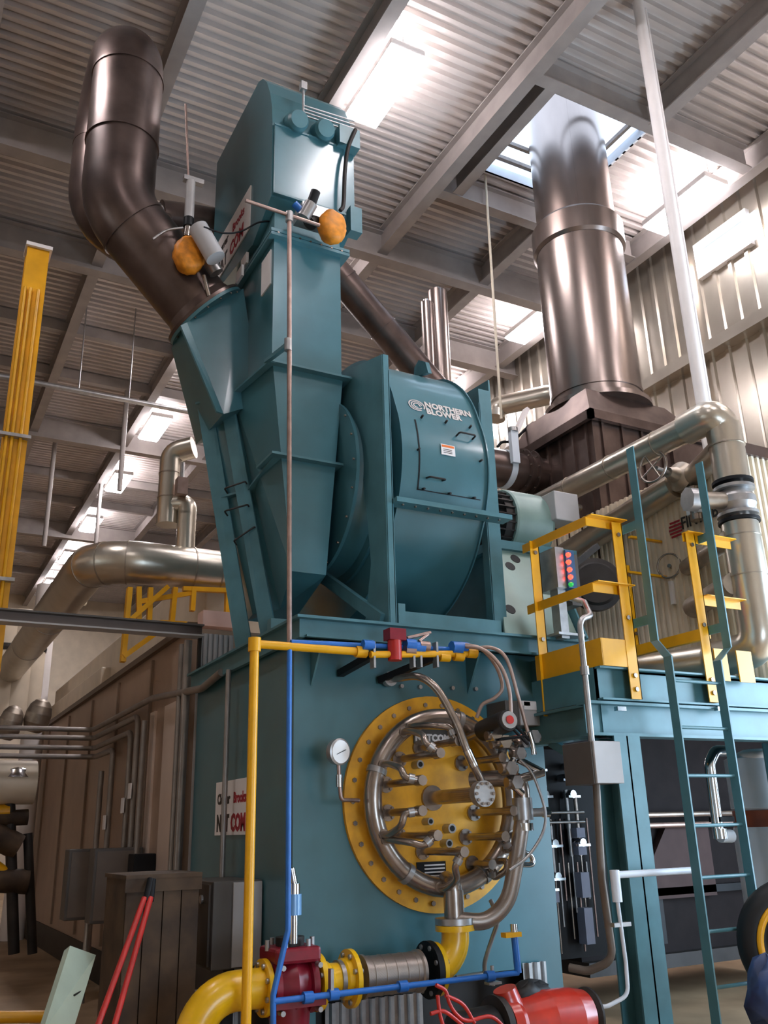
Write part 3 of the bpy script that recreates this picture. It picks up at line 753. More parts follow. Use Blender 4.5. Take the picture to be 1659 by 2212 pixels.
for (px, py) in ((530, 563), (520, 590)):
    c = U(px, py, 'Y', 7.05); MB().box((c.x-.012, c.y-.06, c.z-.06), (c.x+.012, c.y+.1, c.z+.06)).build('small_plate', WHITE, ind)  # two small plain white plates, likewise for bright spots of unclear cause

# ================================================================ intake silencer on top
sil = thing('intake_silencer', 'big teal intake silencer box with rounded top, high on the intake duct', 'silencer', (2.8, 7.2, 6.75))
prof = [(6.38, 7.10), (6.38, 7.95), (6.40, 8.15), (6.46, 8.38), (6.56, 8.6), (6.68, 8.75), (6.80, 8.82), (8.15, 8.85), (8.15, 7.05), (6.85, 6.88)]
MB().prism(prof, 'X', 2.385, 3.24).build('body', TEAL, sil)
MB().hexa([(2.43, 6.4, 6.73), (3.09, 6.4, 6.73), (3.09, 7.4, 6.73), (2.43, 7.4, 6.73)], [(2.47, 6.5, 7.12), (3.12, 6.5, 7.12), (3.12, 7.6, 7.12), (2.47, 7.6, 7.12)]).build('neck', TEALD, sil)
fpn = MB().box((2.40, 6.35, 7.12), (3.12, 6.38, 7.93)).build('front_panel', TEAL, sil, .004)
for zz in (7.12, 7.9): MB().box((2.395, 6.34, zz), (3.13, 6.355, zz+.02)).build('panel_edge', TEALD, fpn)
for (px, py) in ((640, 258), (697, 278)):
    c = U(px, py, 'Y', 6.33)
    MB().lathe(c+Vector((0, .1, 0)), (0, -1, -.35), [(0, .11), (.16, .105), (.2, .085)], 28).build('vent_cap', TEALD, sil)
b = U(735, 290, 'Y', 6.3); MB().box((b.x-.02, 6.27, b.z-.12), (b.x+.2, 6.4, b.z+.1)).build('side_box', TEALD, sil)
cr = [(655, 232), (655, 237), (655, 246), (655, 252)]
for k in range(4):
    A = U(656, 228+k*7, 'Y', 6.3); Bq = U(765, 262+k*8, 'Y', 6.3); MB().cyl(A, Bq, .009, 8).build('tube_run', GALV, sil)
A = U(655, 185, 'Y', 6.3); Bq = U(655, 250, 'Y', 6.3); MB().cyl(A, Bq, .012, 8).build('tube_post', GALV, sil)
MB().box(A-Vector((.03, .03, .06)), A+Vector((.03, .03, .03))).build('tube_fitting', GALV, sil)
cn = [U(*q, 'Y', 6.25) for q in ((768, 280), (752, 320), (745, 370), (742, 440), (735, 455))]
MB().tube(smooth(cn, 6), .02, 10).build('flex_conduit', DARK, sil)
vb = U(765, 480, 'Y', 6.35); MB().box((vb.x-.06, 6.3, vb.z-.14), (vb.x+.06, 6.42, vb.z+.14)).build('side_bracket', TEALD, sil)
sg = thing('maker_sign', 'white sign with red and dark print on the side of the intake silencer', 'sign', (2.38, 7.4, 7.2))
maker_sign(sg, (2.383, 8.02, 7.12), (0, -1, .0), .5, 1.1, (-1, 0, 0))

# ================================================================ brown recirculation duct
rd = thing('flue_gas_duct', 'large brown steel duct rising from the teal branch and hairpinning over near the roof', 'duct', (1.2, 7.6, 6.3))
path = rounded([hc-hd*.0, Vector((1.19, 7.3, 7.21)), Vector((1.19, 7.3, 9.2))], .62, 10)
path = path[:-1] + [Vector((1.19, 7.3, 8.75))]
for k in range(1, 15):
    a = PI*k/14; path.append(Vector((1.19, 7.85-math.cos(a)*.55, 8.75+math.sin(a)*.55)))
path2 = path[-1:] + [Vector((1.19, 8.4, 8.35))]
dR = .335
MB().tube(path[:12]+[Vector((1.19, 7.3, 7.95))], dR, 40).build('lower_bend', BROWN, rd)
MB().tube([Vector((1.19, 7.3, 7.93)), Vector((1.19, 7.3, 8.75))] + path[-14:], dR+.004, 40).build('hairpin', BROWN, rd)
MB().tube([Vector((1.19, 8.4, 8.8)), Vector((1.19, 8.4, 8.5)), Vector((1.19, 8.4, 8.2))] + [Vector((1.19+.45-.45*math.cos(a*PI/16), 8.4, 8.2-.45*math.sin(a*PI/16))) for a in range(1, 9)] + [Vector((1.9, 8.4, 7.75))], dR, 36).build('rear_bend', BROWN, rd)
for p_, dd_ in ((path[1], None), (Vector((1.19, 7.3, 7.93)), (0, 0, 1)), (Vector((1.19, 7.3, 8.75)), (0, 0, 1))):
    d_ = Vector(dd_) if dd_ else hd
    MB().lathe(p_, d_, [(-.012, dR+.004), (-.012, dR+.014), (.012, dR+.014), (.012, dR+.004)], 40).build('seam_band', BROWN, rd)
MB().lathe(hc, hd, [(-.018, .3), (-.018, .42), (.012, .42), (.012, .3)], 40).build('end_flange', BROWN, rd)
MB().cyl(hc, hc+hd*.1, .37, 36, dR).build('end_collar', BROWN, rd)
rp_ = thing('recirculation_pipe', 'brown pipe running behind the intake box and sloping down behind the blower', 'pipe', (3.5, 8.4, 6.9))
pth = rounded([(1.85, 8.4, 7.78), (2.35, 8.4, 7.95), (3.55, 8.4, 8.2), (5.15, 8.4, 6.9), (5.9, 8.4, 6.2)], .3, 8)
pth = rounded([(1.85, 8.4, 8.1), (3.6, 8.4, 8.4), (5.25, 8.4, 6.8), (5.9, 8.4, 6.2)], .3, 8)
MB().tube(pth, .185, 28).build('pipe', BROWN, rp_)
for tq in (.3, .62): 
    c = lerp(Vector((3.6, 8.4, 8.4)), Vector((5.25, 8.4, 6.8)), tq); MB().lathe(c, (1.65, 0, -1.6), [(-.01, .187), (-.01, .194), (.01, .194), (.01, .187)], 28).build('seam_band', BROWN, rp_)
# orange wrapped damper drives and their actuators
def drive(name, label, px, py, Y, R, sq_, n=None):
    c = U(px, py, 'Y', Y); r = thing(name, label, 'damper drive', c - Vector((0, 0, R)), 'wrapped damper drives')
    m_ = MB(); seg = 28; vs = []; ringn = 9
    for i in range(ringn):
        a = PI*i/(ringn-1)
        for k in range(seg):
            t = 2*PI*k/seg; rr = R*(.3+.7*math.sin(a)**.5)*(1+.05*math.sin(5*t+i*2)+random.uniform(-.03, .03))
            vs.append(c + Vector((math.cos(t)*rr*sq_, -math.cos(a)*R*.45, math.sin(t)*rr)))
    m_.add(vs, [(i*seg+k, i*seg+(k+1)%seg, (i+1)*seg+(k+1)%seg, (i+1)*seg+k) for i in range(ringn-1) for k in range(seg)] + [tuple(range(seg)), tuple(range((ringn-1)*seg, ringn*seg))], True)
    m_.build('wrapped_cover', ORANGE, r); return r, c
r1, c1 = drive('damper_drive', 'crumpled orange-wrapped damper drive below the intake silencer panel', 717, 491, 6.15, .17, .8)
a = U(690, 470, 'Y', 6.2); MB().box((a.x-.2, 6.12, a.z-.06), (a.x+.1, 6.34, a.z+.06)).build('bracket', GALV, r1)
MB().cyl(U(668, 452, 'Y', 6.15), U(682, 414, 'Y', 6.1), .045, 12).build('cylinder', BLACK, r1)
MB().cyl(U(655, 470, 'Y', 6.15), U(672, 440, 'Y', 6.1), .06, 12).build('positioner', GALV, r1)
MB().cyl(U(636, 440, 'Y', 6.15), U(650, 455, 'Y', 6.15), .035, 10).build('knob', BLUE, r1)
MB().cyl(U(668, 482, 'Y', 6.2), U(690, 462, 'Y', 6.2), .07, 14).build('gear_case', DARK, r1)
r2, c2 = drive('damper_drive', 'smooth orange-wrapped damper drive on the lower bend of the brown duct', 408, 552, 6.85, .19, .75)
MB().cyl(U(428, 492, 'Y', 6.7), U(466, 558, 'Y', 6.65), .09, 20).build('actuator', GREYB, r2)
MB().cyl(U(450, 560, 'Y', 6.9), U(468, 590, 'Y', 6.9), .07, 8).build('linkage', GALV, r2)
MB().cyl(U(430, 560, 'Y', 7.0), U(452, 595, 'Y', 7.1), .05, 10).build('linkage', STEEL, r2)
MB().tube([U(440, 595, 'Y', 6.9), U(452, 640, 'Y', 6.92)], .02, 8).build('link_rod', STEEL, r2)
MB().tube(smooth([U(*q, 'Y', 6.9) for q in ((330, 517), (360, 498), (395, 492))], 5), .012, 8).build('lead_tube', GALV, r2)
ac = thing('upright_cylinder', 'slim upright grey cylinder hanging on a thin rod beside the brown duct', 'cylinder', U(407, 480, 'Y', 6.9))
MB().cyl(U(408, 480, 'Y', 6.9), U(412, 392, 'Y', 6.9), .045, 18).build('body', GREYB, ac)
MB().cyl(U(407, 490, 'Y', 6.9), U(408, 472, 'Y', 6.9), .047, 18).build('band', BLACK, ac)
MB().cyl(U(403, 512, 'Y', 6.9), U(407, 486, 'Y', 6.9), .035, 14).build('rod_end', STEEL, ac)
MB().box(U(412, 388, 'Y', 6.9)-Vector((.07, .03, .03)), U(412, 388, 'Y', 6.9)+Vector((.12, .03, .02))).build('bracket', GALV, ac)
MB().cyl(U(407, 384, 'Y', 6.9), U(401, 225, 'Y', 6.9)*1.0, .012, 8).build('hanger_rod', COPPER, ac)
cb = thing('instrument_cable', 'thin black cable looping from the orange drive to the intake duct', 'cable', U(450, 515, 'Y', 6.8))
MB().tube(smooth([U(*q, 'Y', 6.6) for q in ((440, 490), (480, 503), (520, 500), (560, 480), (600, 478))], 6), .008, 6).build('cable', BLACK, cb)
# copper air line running up the front
cp = thing('copper_line', 'long straight copper air line rising in front of the intake duct', 'pipe', (2.31, 5.65, 2.95))
pb_ = U(625, 1392, 'Y', 5.65); ptp = U(625, 468, 'Y', 5.65); xm = (pb_.x+ptp.x)/2
MB().cyl((pb_.x, 5.65, pb_.z), (ptp.x, 5.65, ptp.z), .018, 12).build('riser', COPPER, cp)
MB().cyl(U(530, 433, 'Y', 5.65), U(690, 487, 'Y', 5.65), .016, 10).build('cross_tube', COPPER, cp)
MB().cyl((ptp.x, 5.65, ptp.z-.05), (ptp.x, 5.65, ptp.z+.04), .032, 10).build('tee', GALV, cp)
br_ = U(622, 745, 'Y', 5.65); MB().bar(br_, Vector((2.38, 6.4, 5.40)), .04, .03).build('stand_off', TEALD, cp)
MB().cyl(br_-Vector((0, 0, .05)), br_+Vector((0, 0, .05)), .03, 8).build('clamp', GALV, cp)
# ================================================================ gas train along the foot of the windbox
GY = 5.72; GZ = U(930, 2094, 'Y', GY).z
def gx(px, py): return U(px, py, 'Y', GY).x
gt = thing('gas_train', 'yellow gas supply train with flanges and braided bellows feeding the burner from below', 'gas pipe', (2.9, GY, GZ-.2))
def flange(name, x, r, w, M, parent, nb=8, bm=BOLTB):
    o = MB().cyl((x-w/2, GY, GZ), (x+w/2, GY, GZ), r, 32).build(name, M, parent)
    for k in range(nb):
        a = 2*PI*(k+.5)/nb; inst('bolt', bm, o, (x, GY+math.cos(a)*r*.82, GZ+math.sin(a)*r*.82), (1, 0, 0))
    return o
xl = gx(566, 2115)
el = [(xl, GY, GZ), (xl-.16, GY, GZ)]
for k in range(1, 11):
    a = PI/2*k/10; el.append((xl-.16-.26*math.sin(a), GY, GZ-.26+.26*math.cos(a)))
el.append((xl-.42, GY, .0))
MB().tube(el, .112, 28).build('supply_elbow', YELG, gt)
flange('flange', xl+.01, .16, .03, YELG, gt)
x2 = gx(684, 2108)
flange('flange', x2, .165, .035, YELG, gt)
x3 = gx(755, 2106)
MB().lathe((x2, GY, GZ), (1, 0, 0), [(0, .11), (.07, .11), (.085, .098), (.16, .098), (x3-x2-.05, .12), (x3-x2, .122)], 30).build('reducer', YELG, gt)
MB().lathe((x2+.15, GY, GZ), (1, 0, 0), [(-.014, .1), (-.014, .112), (.014, .112), (.014, .1)], 28).build('clamp_band', GALV, gt)
flange('flange', x3, .17, .03, YELG, gt)
x4 = gx(778, 2103); x5 = gx(905, 2092)
bl = MB().lathe((x4, GY, GZ), (1, 0, 0), [(0, .13), (.02, .13), (.025, .118), (x5-x4-.03, .118), (x5-x4-.02, .13), (x5-x4, .13)], 36).build('braided_bellows', BRAIDM, gt)
for k in range(5): 
    xx_ = x4+.06+k*(x5-x4-.12)/4
    MB().lathe((xx_, GY, GZ), (1, 0, 0), [(-.006, .118), (-.003, .1215), (.003, .1215), (.006, .118)], 36).build('rib', BRAIDM, bl)
x6 = gx(927, 2090)
flange('black_flange', x6, .175, .04, BLACK, gt)
flange('flange', x6+.045, .165, .03, YELG, gt)
e2 = [(x6+.05, GY, GZ)]; R_ = RX-(x6+.05)
e2 = [(x6+.05, GY, GZ)] + [(RX-.19+.19*math.sin(PI/2*k/10), GY, GZ+.19-.19*math.cos(PI/2*k/10)) for k in range(0, 11)] + [(RX, GY, .96)]
MB().tube(e2, .095, 28).build('burner_elbow', YELG, gt)
uf = MB().cyl((RX, GY, .945), (RX, GY, .982), .135, 30).build('top_flange', YELG, gt)
for k in range(8):
    a = 2*PI*k/8; inst('bolt', BOLTB, uf, (RX+math.cos(a)*.112, GY+math.sin(a)*.112, .985), (0, 0, 1))
# dark red shut-off valve
va = thing('shutoff_valve', 'dark red cast shut-off valve in the gas train', 'valve', ((xl+x2)/2, GY, GZ-.25))
vb_ = MB(); wv = x2-xl-.08
vb_.lathe((xl+.035, GY, GZ), (1, 0, 0), [(0, .165), (.04, .165), (.05, .14), (wv*.5, .175), (wv-.05, .14), (wv-.04, .165), (wv, .165)], 24)
vb_.build('body', REDV, va)
xm_ = (xl+x2)/2
MB().lathe((xm_, GY, GZ), (0, 0, -1), [(.1, .13), (.24, .12), (.25, .15), (.29, .15)], 20).build('bottom_cap', REDV, va)
MB().box((xm_-.15, GY-.15, GZ+.13), (xm_+.15, GY+.15, GZ+.22)).build('bonnet', REDV, va, .02)
MB().box((xm_-.16, GY-.19, GZ-.1), (xm_+.16, GY-.15, GZ-.06)).build('rib', REDV, va)
for dx in (-.12, .12):
    for dz in (-.12, .12): inst('bolt', BOLTB, va, (xm_+dx, GY-.17, GZ+dz), (0, -1, 0))
ob = MB().cyl((xm_, GY, GZ+.2), (xm_, GY, GZ+.27), .09, 18).build('bonnet_cap', DARK, va)
for k in range(6):
    a = k*PI/3; inst('bolt', BOLTB, va, (xm_+math.cos(a)*.15, GY+math.sin(a)*.13, GZ+.23), (0, 0, 1))
rg = thing('pressure_regulator', 'small silver gas regulator standing on top of the dark red valve', 'regulator', (xm_, GY, GZ+.27))
MB().cyl((xm_-.02, GY-.1, GZ+.24), (xm_-.02, GY-.1, GZ+.40), .028, 12).build('stem', CHROME, rg)
MB().cyl((xm_-.02, GY-.1, GZ+.40), (xm_-.02, GY-.1, GZ+.52), .05, 16).build('bowl', mat('clear_blue_bowl', '#6f9fce', .2, 0, .05), rg)
MB().cyl((xm_-.02, GY-.1, GZ+.52), (xm_-.02, GY-.1, GZ+.58), .04, 12).build('head', CHROME, rg)
MB().cyl((xm_-.02, GY-.1, GZ+.58), (xm_-.04, GY-.1, GZ+.67), .026, 10).build('knob', CHROME, rg)
# blue air pipe: down the front and along the foot
PYL = 5.5
bp_ = thing('blue_air_pipe', 'thin blue air pipe dropping in front of the windbox and running along its foot', 'pipe', (2.4, PYL, .4))
ta = U(625, 1400, 'Y', PYL); tb_ = U(622, 2010, 'Y', PYL); tc_ = U(590, 2150, 'Y', PYL); td = U(590, 2215, 'Y', PYL)
MB().tube(rounded([ta, tb_, tc_, td], .06), .018, 12).build('riser', BLUE, bp_)
ba = U(588, 2185, 'Y', PYL); bb = U(1118, 2083, 'Y', PYL); bb.z = (ba.z+bb.z)/2; ba.z = bb.z
MB().cyl(ba, bb, .018, 14).build('foot_run', BLUE, bp_)
for px in (665, 720, 870, 1060):
    x_ = U(px, 2150, 'Y', PYL).x; MB().cyl((x_-.03, PYL, ba.z), (x_+.03, PYL, ba.z), .034, 10).build('coupling', BLUE, bp_)
MB().box((U(712, 2150, 'Y', PYL).x, PYL-.02, ba.z), (U(712, 2150, 'Y', PYL).x+.02, PYL+.02, ba.z+.14)).build('strap', GALV, bp_)
cx_ = U(1063, 2090, 'Y', PYL).x
MB().box((cx_-.05, PYL-.03, ba.z-.05), (cx_+.05, PYL+.03, ba.z-.035)).build('strut_clamp', GALV, bp_)
MB().cyl((cx_, PYL, ba.z-.06), (cx_, PYL, ba.z+.06), .012, 8).build('strut_clamp', GALV, bp_)
MB().cyl(bb, bb+Vector((-.01, 0, .22)), .024, 12).build('drop_leg', BLUE, bp_)
MB().box(bb+Vector((-.1, -.03, .22)), bb+Vector((.03, .03, .25))).build('lever', YEL, bp_)
MB().cyl(bb+Vector((-.01, 0, .22)), bb+Vector((-.01, 0, .30)), .026, 8).build('ball_valve', CHROME, bp_)
# yellow pilot gas pipe
yp = thing('yellow_pilot_pipe', 'slim yellow pilot gas pipe standing before the windbox and turning right under the platform', 'pipe', (2.0, PYL, 0))
ya = U(550, 1391, 'Y', PYL)
MB().tube([(ya.x, PYL, 0.02), (ya.x, PYL, ya.z)], .030, 14).build('riser', YEL, yp)
MB().cyl((ya.x, PYL, ya.z-.05), (ya.x, PYL, ya.z+.04), .042, 14).build('elbow', YEL, yp)
yb = U(785, 1412, 'Y', PYL)
MB().cyl((ya.x, PYL, ya.z), (yb.x, PYL, ya.z), .028, 14).build('top_run', YEL, yp)
MB().cyl((yb.x-.06, PYL, ya.z), (yb.x+.02, PYL, ya.z), .042, 8).build('union', YEL, yp)
# pilot valve manifold on brackets under the platform edge
pm = thing('pilot_manifold', 'blue and yellow pilot valve manifold with a small red solenoid under the platform edge', 'manifold', (3.0, PYL, 2.6))
bz = U(700, 1393, 'Y', PYL)
MB().cyl(U(628, 1387, 'Y', PYL), U(985, 1403, 'Y', PYL), .018, 12).build('blue_run', BLUE, pm)
MB().cyl(U(800, 1414, 'Y', 5.46), U(1020, 1412, 'Y', 5.46), .024, 12).build('yellow_run', YEL, pm)
for (px, py, M, r) in ((795, 1393, BLUE, .035), (885, 1393, BLUE, .045), (905, 1398, BLUE, .04), (985, 1400, BLUE, .05), (1000, 1398, BLUE, .04), (915, 1396, COPPER, .04), (885, 1405, COPPER, .035), (990, 1418, YEL, .035), (1018, 1410, YEL, .04), (960, 1420, YEL, .032)):
    c = U(px, py, 'Y', 5.46); MB().cyl(c-Vector((.04, 0, 0)), c+Vector((.04, 0, 0)), r, 8).build('fitting', M, pm)
c = U(852, 1390, 'Y', 5.46)
sv = MB().cyl(c+Vector((0, 0, -.12)), c+Vector((0, 0, .08)), .05, 14).build('solenoid_valve', REDP, pm)
MB().box(c+Vector((-.06, -.05, .02)), c+Vector((.07, .05, .1))).build('solenoid_coil', REDV, sv)
for (a, b) in (((880, 1378), (930, 1366)), ((905, 1385), (925, 1370))): MB().cyl(U(*a, 'Y', 5.46), U(*b, 'Y', 5.46), .012, 8).build('lever', COPPER, pm)
for (a, b) in (((735, 1455), (805, 1415)), ((820, 1470), (940, 1420))):
    A = U(*a, 'Y', 5.98); Bq = U(*b, 'Y', 5.5)
    MB().bar(A, Bq, .05, .05).build('support_arm', BLACK, pm)
for px in (805, 890, 905, 940):
    c = U(px, 1400, 'Y', 5.47); MB().box(c+Vector((-.008, -.03, -.14)), c+Vector((.008, .03, .04))).build('u_bolt', GALV, pm)
# thin metal hoses from the manifold to the burner
def hose(label, pts, r, M=GALV):
    pp = [U(p[0], p[1], 'Y', p[2]) for p in pts]
    o = MB().tube(smooth(pp, 7), r, 10).build('metal_hose', M)
    return tag(o, label, 'hose', 'pilot hoses')
PINKM = mat('hose_sheath', '#b09a90', .4, .5, .15, 12)
hose('thin metal hose from the manifold ending at the burner scanner neck, leftmost of three', [(1000, 1392, 5.45), (1040, 1402, 5.35), (1072, 1440, 5.3), (1085, 1485, 5.3), (1068, 1508, 5.34), (1042, 1522, 5.4), (1030, 1550, 5.45)], .014, PINKM)
hose('thin metal hose from the manifold to the red-lensed scanner, middle of three', [(1000, 1396, 5.45), (1045, 1404, 5.3), (1082, 1440, 5.24), (1100, 1490, 5.22), (1104, 1545, 5.22)], .014, PINKM)
hose('thin metal hose from the manifold to the ignition plug, rightmost of three', [(1025, 1400, 5.45), (1065, 1400, 5.35), (1095, 1425, 5.3), (1118, 1500, 5.28), (1140, 1580, 5.3)], .014, PINKM)
hose('grey drain hose hanging from the manifold ring to the foot of the windbox', [(1060, 1945, 5.75), (1070, 1968, 5.7), (1075, 1990, 5.7), (1062, 2030, 5.75), (1048, 2075, 5.8), (1047, 2100, 5.85)], .016, GALV)
hd_ = thing('drain_pipe', 'short pale horizontal drain pipe at the foot of the windbox', 'pipe', U(1010, 2112, 'Y', 5.85))
MB().cyl(U(985, 2115, 'Y', 5.85), U(1042, 2106, 'Y', 5.85), .024, 12).build('pipe', GALV, hd_)
MB().cyl(U(1047, 2112, 'Y', 5.85), U(1047, 2098, 'Y', 5.85), .03, 8).build('elbow', CHROME, hd_)
# red casing, chain and cloth at the lower edge
rc = thing('red_pump_casing', 'glossy red cast pump casing standing in front of the windbox at the bottom edge', 'pump', (3.85, 4.95, 0))
REDG = mat('glossy_red', '#b02818', .28, 0, .25, 7, coat=.4)
a_ = U(1085, 2185, 'Y', 4.95); b_ = U(1270, 2200, 'Y', 4.95)
pz = .50
MB().lathe((a_.x, 4.95, pz), (1, 0, 0), [(0, .15), (.06, .155), (.10, .13), (.16, .14), (.3, .165), (.5, .16), (.60, .14), (b_.x-a_.x, .10), (b_.x-a_.x+.03, .05)], 36).build('casing', REDG, rc)
MB().lathe((a_.x+.06, 4.95, pz+.08), (-.3, 0, 1), [(0, .09), (.08, .075), (.12, .07)], 24).build('outlet', REDG, rc)
MB().lathe((a_.x-.04, 4.95, pz), (1, 0, 0), [(-.03, .1), (-.02, .17), (.02, .17), (.03, .1)], 32).build('clamp_ring', DARK, rc)
MB().lathe((b_.x, 4.95, pz), (1, 0, 0), [(-.02, .13), (.0, .15), (.015, .15), (.03, .08)], 28).build('end_ring', DARK, rc)
MB().box((a_.x+.15, 4.85, 0), (a_.x+.45, 5.05, pz-.1)).build('stand', REDV, rc)
mo = MB().lathe((a_.x-.36, 4.95, pz-.03), (1, 0, 0), [(0, .08), (.03, .14), (.28, .15), (.3, .1)], 30).build('drive_motor', BLACK, rc)
MB().box((a_.x-.3, 4.87, 0), (a_.x-.1, 5.03, pz-.12)).build('stand', BLACK, rc)
ch_ = thing('red_strap', 'tangled bright red strap draped over the dark motor beside the red casing', 'strap', U(960, 2190, 'Y', 4.8))
for pts in ([(942, 2128), (962, 2140), (970, 2165), (985, 2190), (1010, 2205), (1060, 2196), (1095, 2225)], [(945, 2150), (950, 2190), (960, 2225)], [(962, 2150), (1000, 2170), (1025, 2210)], [(930, 2190), (960, 2185), (1000, 2215)]):
    MB().tube(smooth([U(p_[0], p_[1], 'Y', 4.78) for p_ in pts], 6), .011, 8).build('strap_strand', REDP, ch_)
ck = U(1145, 2140, 'Y', 5.0); cv = []; n1, n2 = 12, 7
for i in range(n1):
    for j in range(n2):
        a = 2*PI*i/n1; b = PI*j/(n2-1)
        rr = .10*(1+.25*math.sin(3*a+j)); cv.append(ck + Vector((math.cos(a)*math.sin(b)*rr*1.35, math.sin(a)*math.sin(b)*rr*.8, math.cos(b)*rr*.7-.02)))
tag(MB().add(cv, [(i*n2+j, ((i+1)%n1)*n2+j, ((i+1)%n1)*n2+j+1, i*n2+j+1) for i in range(n1) for j in range(n2-1)], True).build('dark_rag', RUBBER), 'crumpled dark rag lying on the red pump casing', 'rag')
# ================================================================ chimney and economizer
SX, SY = 7.16, 7.55
stk = thing('chimney_stack', 'tall brushed steel chimney stack passing through the roof opening', 'chimney', (SX, SY, 6.3))
MB().lathe((SX, SY, 0), (0, 0, 1), [(6.36, .66), (6.42, .66), (6.42, .56), (8.75, .56)], 72).build('lower_shell', STACKM, stk)
MB().lathe((SX, SY, 0), (0, 0, 1), [(8.70, .565), (8.74, .60), (9.05, .60), (9.10, .56), (9.10, .52)], 72).build('collar', STACKM, stk)
MB().lathe((SX, SY, 0), (0, 0, 1), [(9.08, .515), (12.2, .515)], 72).build('upper_shell', STACKM, stk)
for (z0, z1, a) in ((6.42, 8.72, 220), (9.1, 12.0, 235)):
    t = math.radians(a); r = .558 if z0 < 9 else .513
    MB().bar((SX+math.cos(t)*r, SY+math.sin(t)*r, z0), (SX+math.cos(t)*r, SY+math.sin(t)*r, z1), .02, .012, (math.cos(t), math.sin(t), 0)).build('seam', STACKM, stk)
MB().lathe((SX, SY, 0), (0, 0, 1), [(6.55, .562), (6.55, .572), (6.6, .572), (6.6, .562)], 72).build('band', STACKM, stk)
eco = thing('economizer', 'tall economizer with brown hood and cream fluted cladding under the chimney', 'economizer', (7.3, 7.2, 2.7))
EX0, EX1, EY0, EY1 = 6.5, 8.3, 6.97, 8.6
MB().box((EX0+.03, EY0+.03, 4.2), (EX1, EY1, 6.0)).build('hood_body', BROWN, eco)
# folded seams of the hood
for k in range(7):
    yv = EY0+.12+k*.23; MB().box((EX0+.005, yv, 4.2), (EX0+.03, yv+.03, 5.95)).build('standing_seam', BROWN, eco)
for k in range(6):
    xv = EX0+.15+k*.3; MB().box((xv, EY0+.005, 4.2), (xv+.03, EY0+.03, 5.95)).build('standing_seam', BROWN, eco)
MB().hexa([(EX0-.05, EY0-.05, 5.98), (EX1, EY0-.05, 5.98), (EX1, EY1, 5.98), (EX0-.05, EY1, 5.98)], [(SX-.62, SY-.5, 6.37), (SX+.62, SY-.5, 6.37), (SX+.62, SY+.6, 6.37), (SX-.62, SY+.6, 6.37)]).build('hood_roof', BROWN, eco)
eav = MB(); eav.box((EX0-.06, EY0-.06, 5.93), (EX0, EY1, 6.04)); eav.box((EX0-.06, EY0-.06, 5.93), (9.3, EY0, 6.04)); eav.build('eave_angle', BROWN, eco)
fb = MB(); fb.box((EX1-.6, EY0-.02, 5.6), (9.4, EY0+.06, 5.92)); fb.build('eave_beam', BROWN, eco)
def fluted(parent, name, M, x, ya, yb, z0, z1, pitch=.075, dep=.02):
    mb = MB(); y = ya
    while y < yb-.001:
        e = min(y+pitch, yb)
        for (u, du, w, dw) in ((0, 0, .4, 0), (.4, 0, .5, dep), (.5, dep, .9, dep), (.9, dep, 1, 0)):
            mb.add([(x-du, y+(e-y)*u, z0), (x-dw, y+(e-y)*w, z0), (x-dw, y+(e-y)*w, z1), (x-du, y+(e-y)*u, z1)], [(0, 1, 2, 3)])
        y = e
    return mb.build(name, M, parent)
MB().box((EX0+.06, 5.24, 2.72), (8.6, EY0+.02, 4.86)).build('casing', CREAM, eco)
fluted(eco, 'fluted_cladding', CREAM, EX0+.02, 5.2, EY1, 2.72, 4.86)
MB().box((EX0+.06, EY0, 2.72), (8.3, EY1, 4.2)).build('lower_casing', CREAM, eco)
ff = MB()
for k in range(28):
    xa = EX0+.02+k*.075; ff.add([(xa, 5.22, 2.72), (xa+.035, 5.22, 2.72), (xa+.04, 5.2, 2.72), (xa+.07, 5.2, 2.72), (xa+.075, 5.22, 2.72)] + [(xa, 5.22, 4.86), (xa+.035, 5.22, 4.86), (xa+.04, 5.2, 4.86), (xa+.07, 5.2, 4.86), (xa+.075, 5.22, 4.86)], [(i, i+1, i+6, i+5) for i in range(4)])
ff.build('fluted_cladding', CREAM, eco)
MB().box((EX0-.03, 5.17, 4.84), (8.6, 5.22, 4.95)).build('top_angle', BROWN, eco)
tq = U(1455, 1152, 'X', EX0)
text_mb('FINTUBE', .17, (EX0-.012, U(1474, 1140, 'X', EX0).y, tq.z), (0, -1, 0), (0, 0, 1), .003, .002, sx=.8).build('lettering', PRINTK, eco)
em = thing_emb = MB(); cyy = U(1461, 1143, 'X', EX0)
for k in range(5):
    h_ = .018; zz = cyy.z+.07-k*.035; hw_ = math.sqrt(max(.004, .085**2-(zz-cyy.z)**2))
    em.box((EX0-.014, cyy.y-hw_, zz-h_/2), (EX0-.006, cyy.y+hw_, zz+h_/2))
lab(em.build('round_emblem', PRINTR, eco), 'round striped red emblem beside the lettering')
# horizontal damper duct between blower and hood
dd_ = thing('damper_duct', 'brown horizontal flanged duct between the blower and the economizer hood', 'duct', (6.1, 8.0, 5.4))
MB().cyl((5.0, 8.0, 5.62), (6.55, 8.0, 5.62), .225, 36).build('duct', BROWN, dd_)
for x in (6.22, 6.34):
    fl = MB().cyl((x-.012, 8.0, 5.62), (x+.012, 8.0, 5.62), .29, 36).build('flange', BROWN, dd_)
    for k in range(12):
        a = 2*PI*k/12; inst('bolt', BOLTS, fl, (x-.014, 8.0+math.cos(a)*.262, 5.62+math.sin(a)*.262), (-1, 0, 0))
MB().lathe((6.0, 8.0, 5.62), (1, 0, 0), [(-.04, .226), (-.04, .236), (.04, .236), (.04, .226)], 36).build('white_strap', BLUEW, dd_)
MB().box((5.93, 7.72, 5.6), (6.03, 7.78, 6.0)).build('strap_post', BLUEW, dd_)
MB().cyl((5.98, 7.75, 6.0), (5.98, 7.75, 6.05), .06, 14).build('post_cap', GALV, dd_)
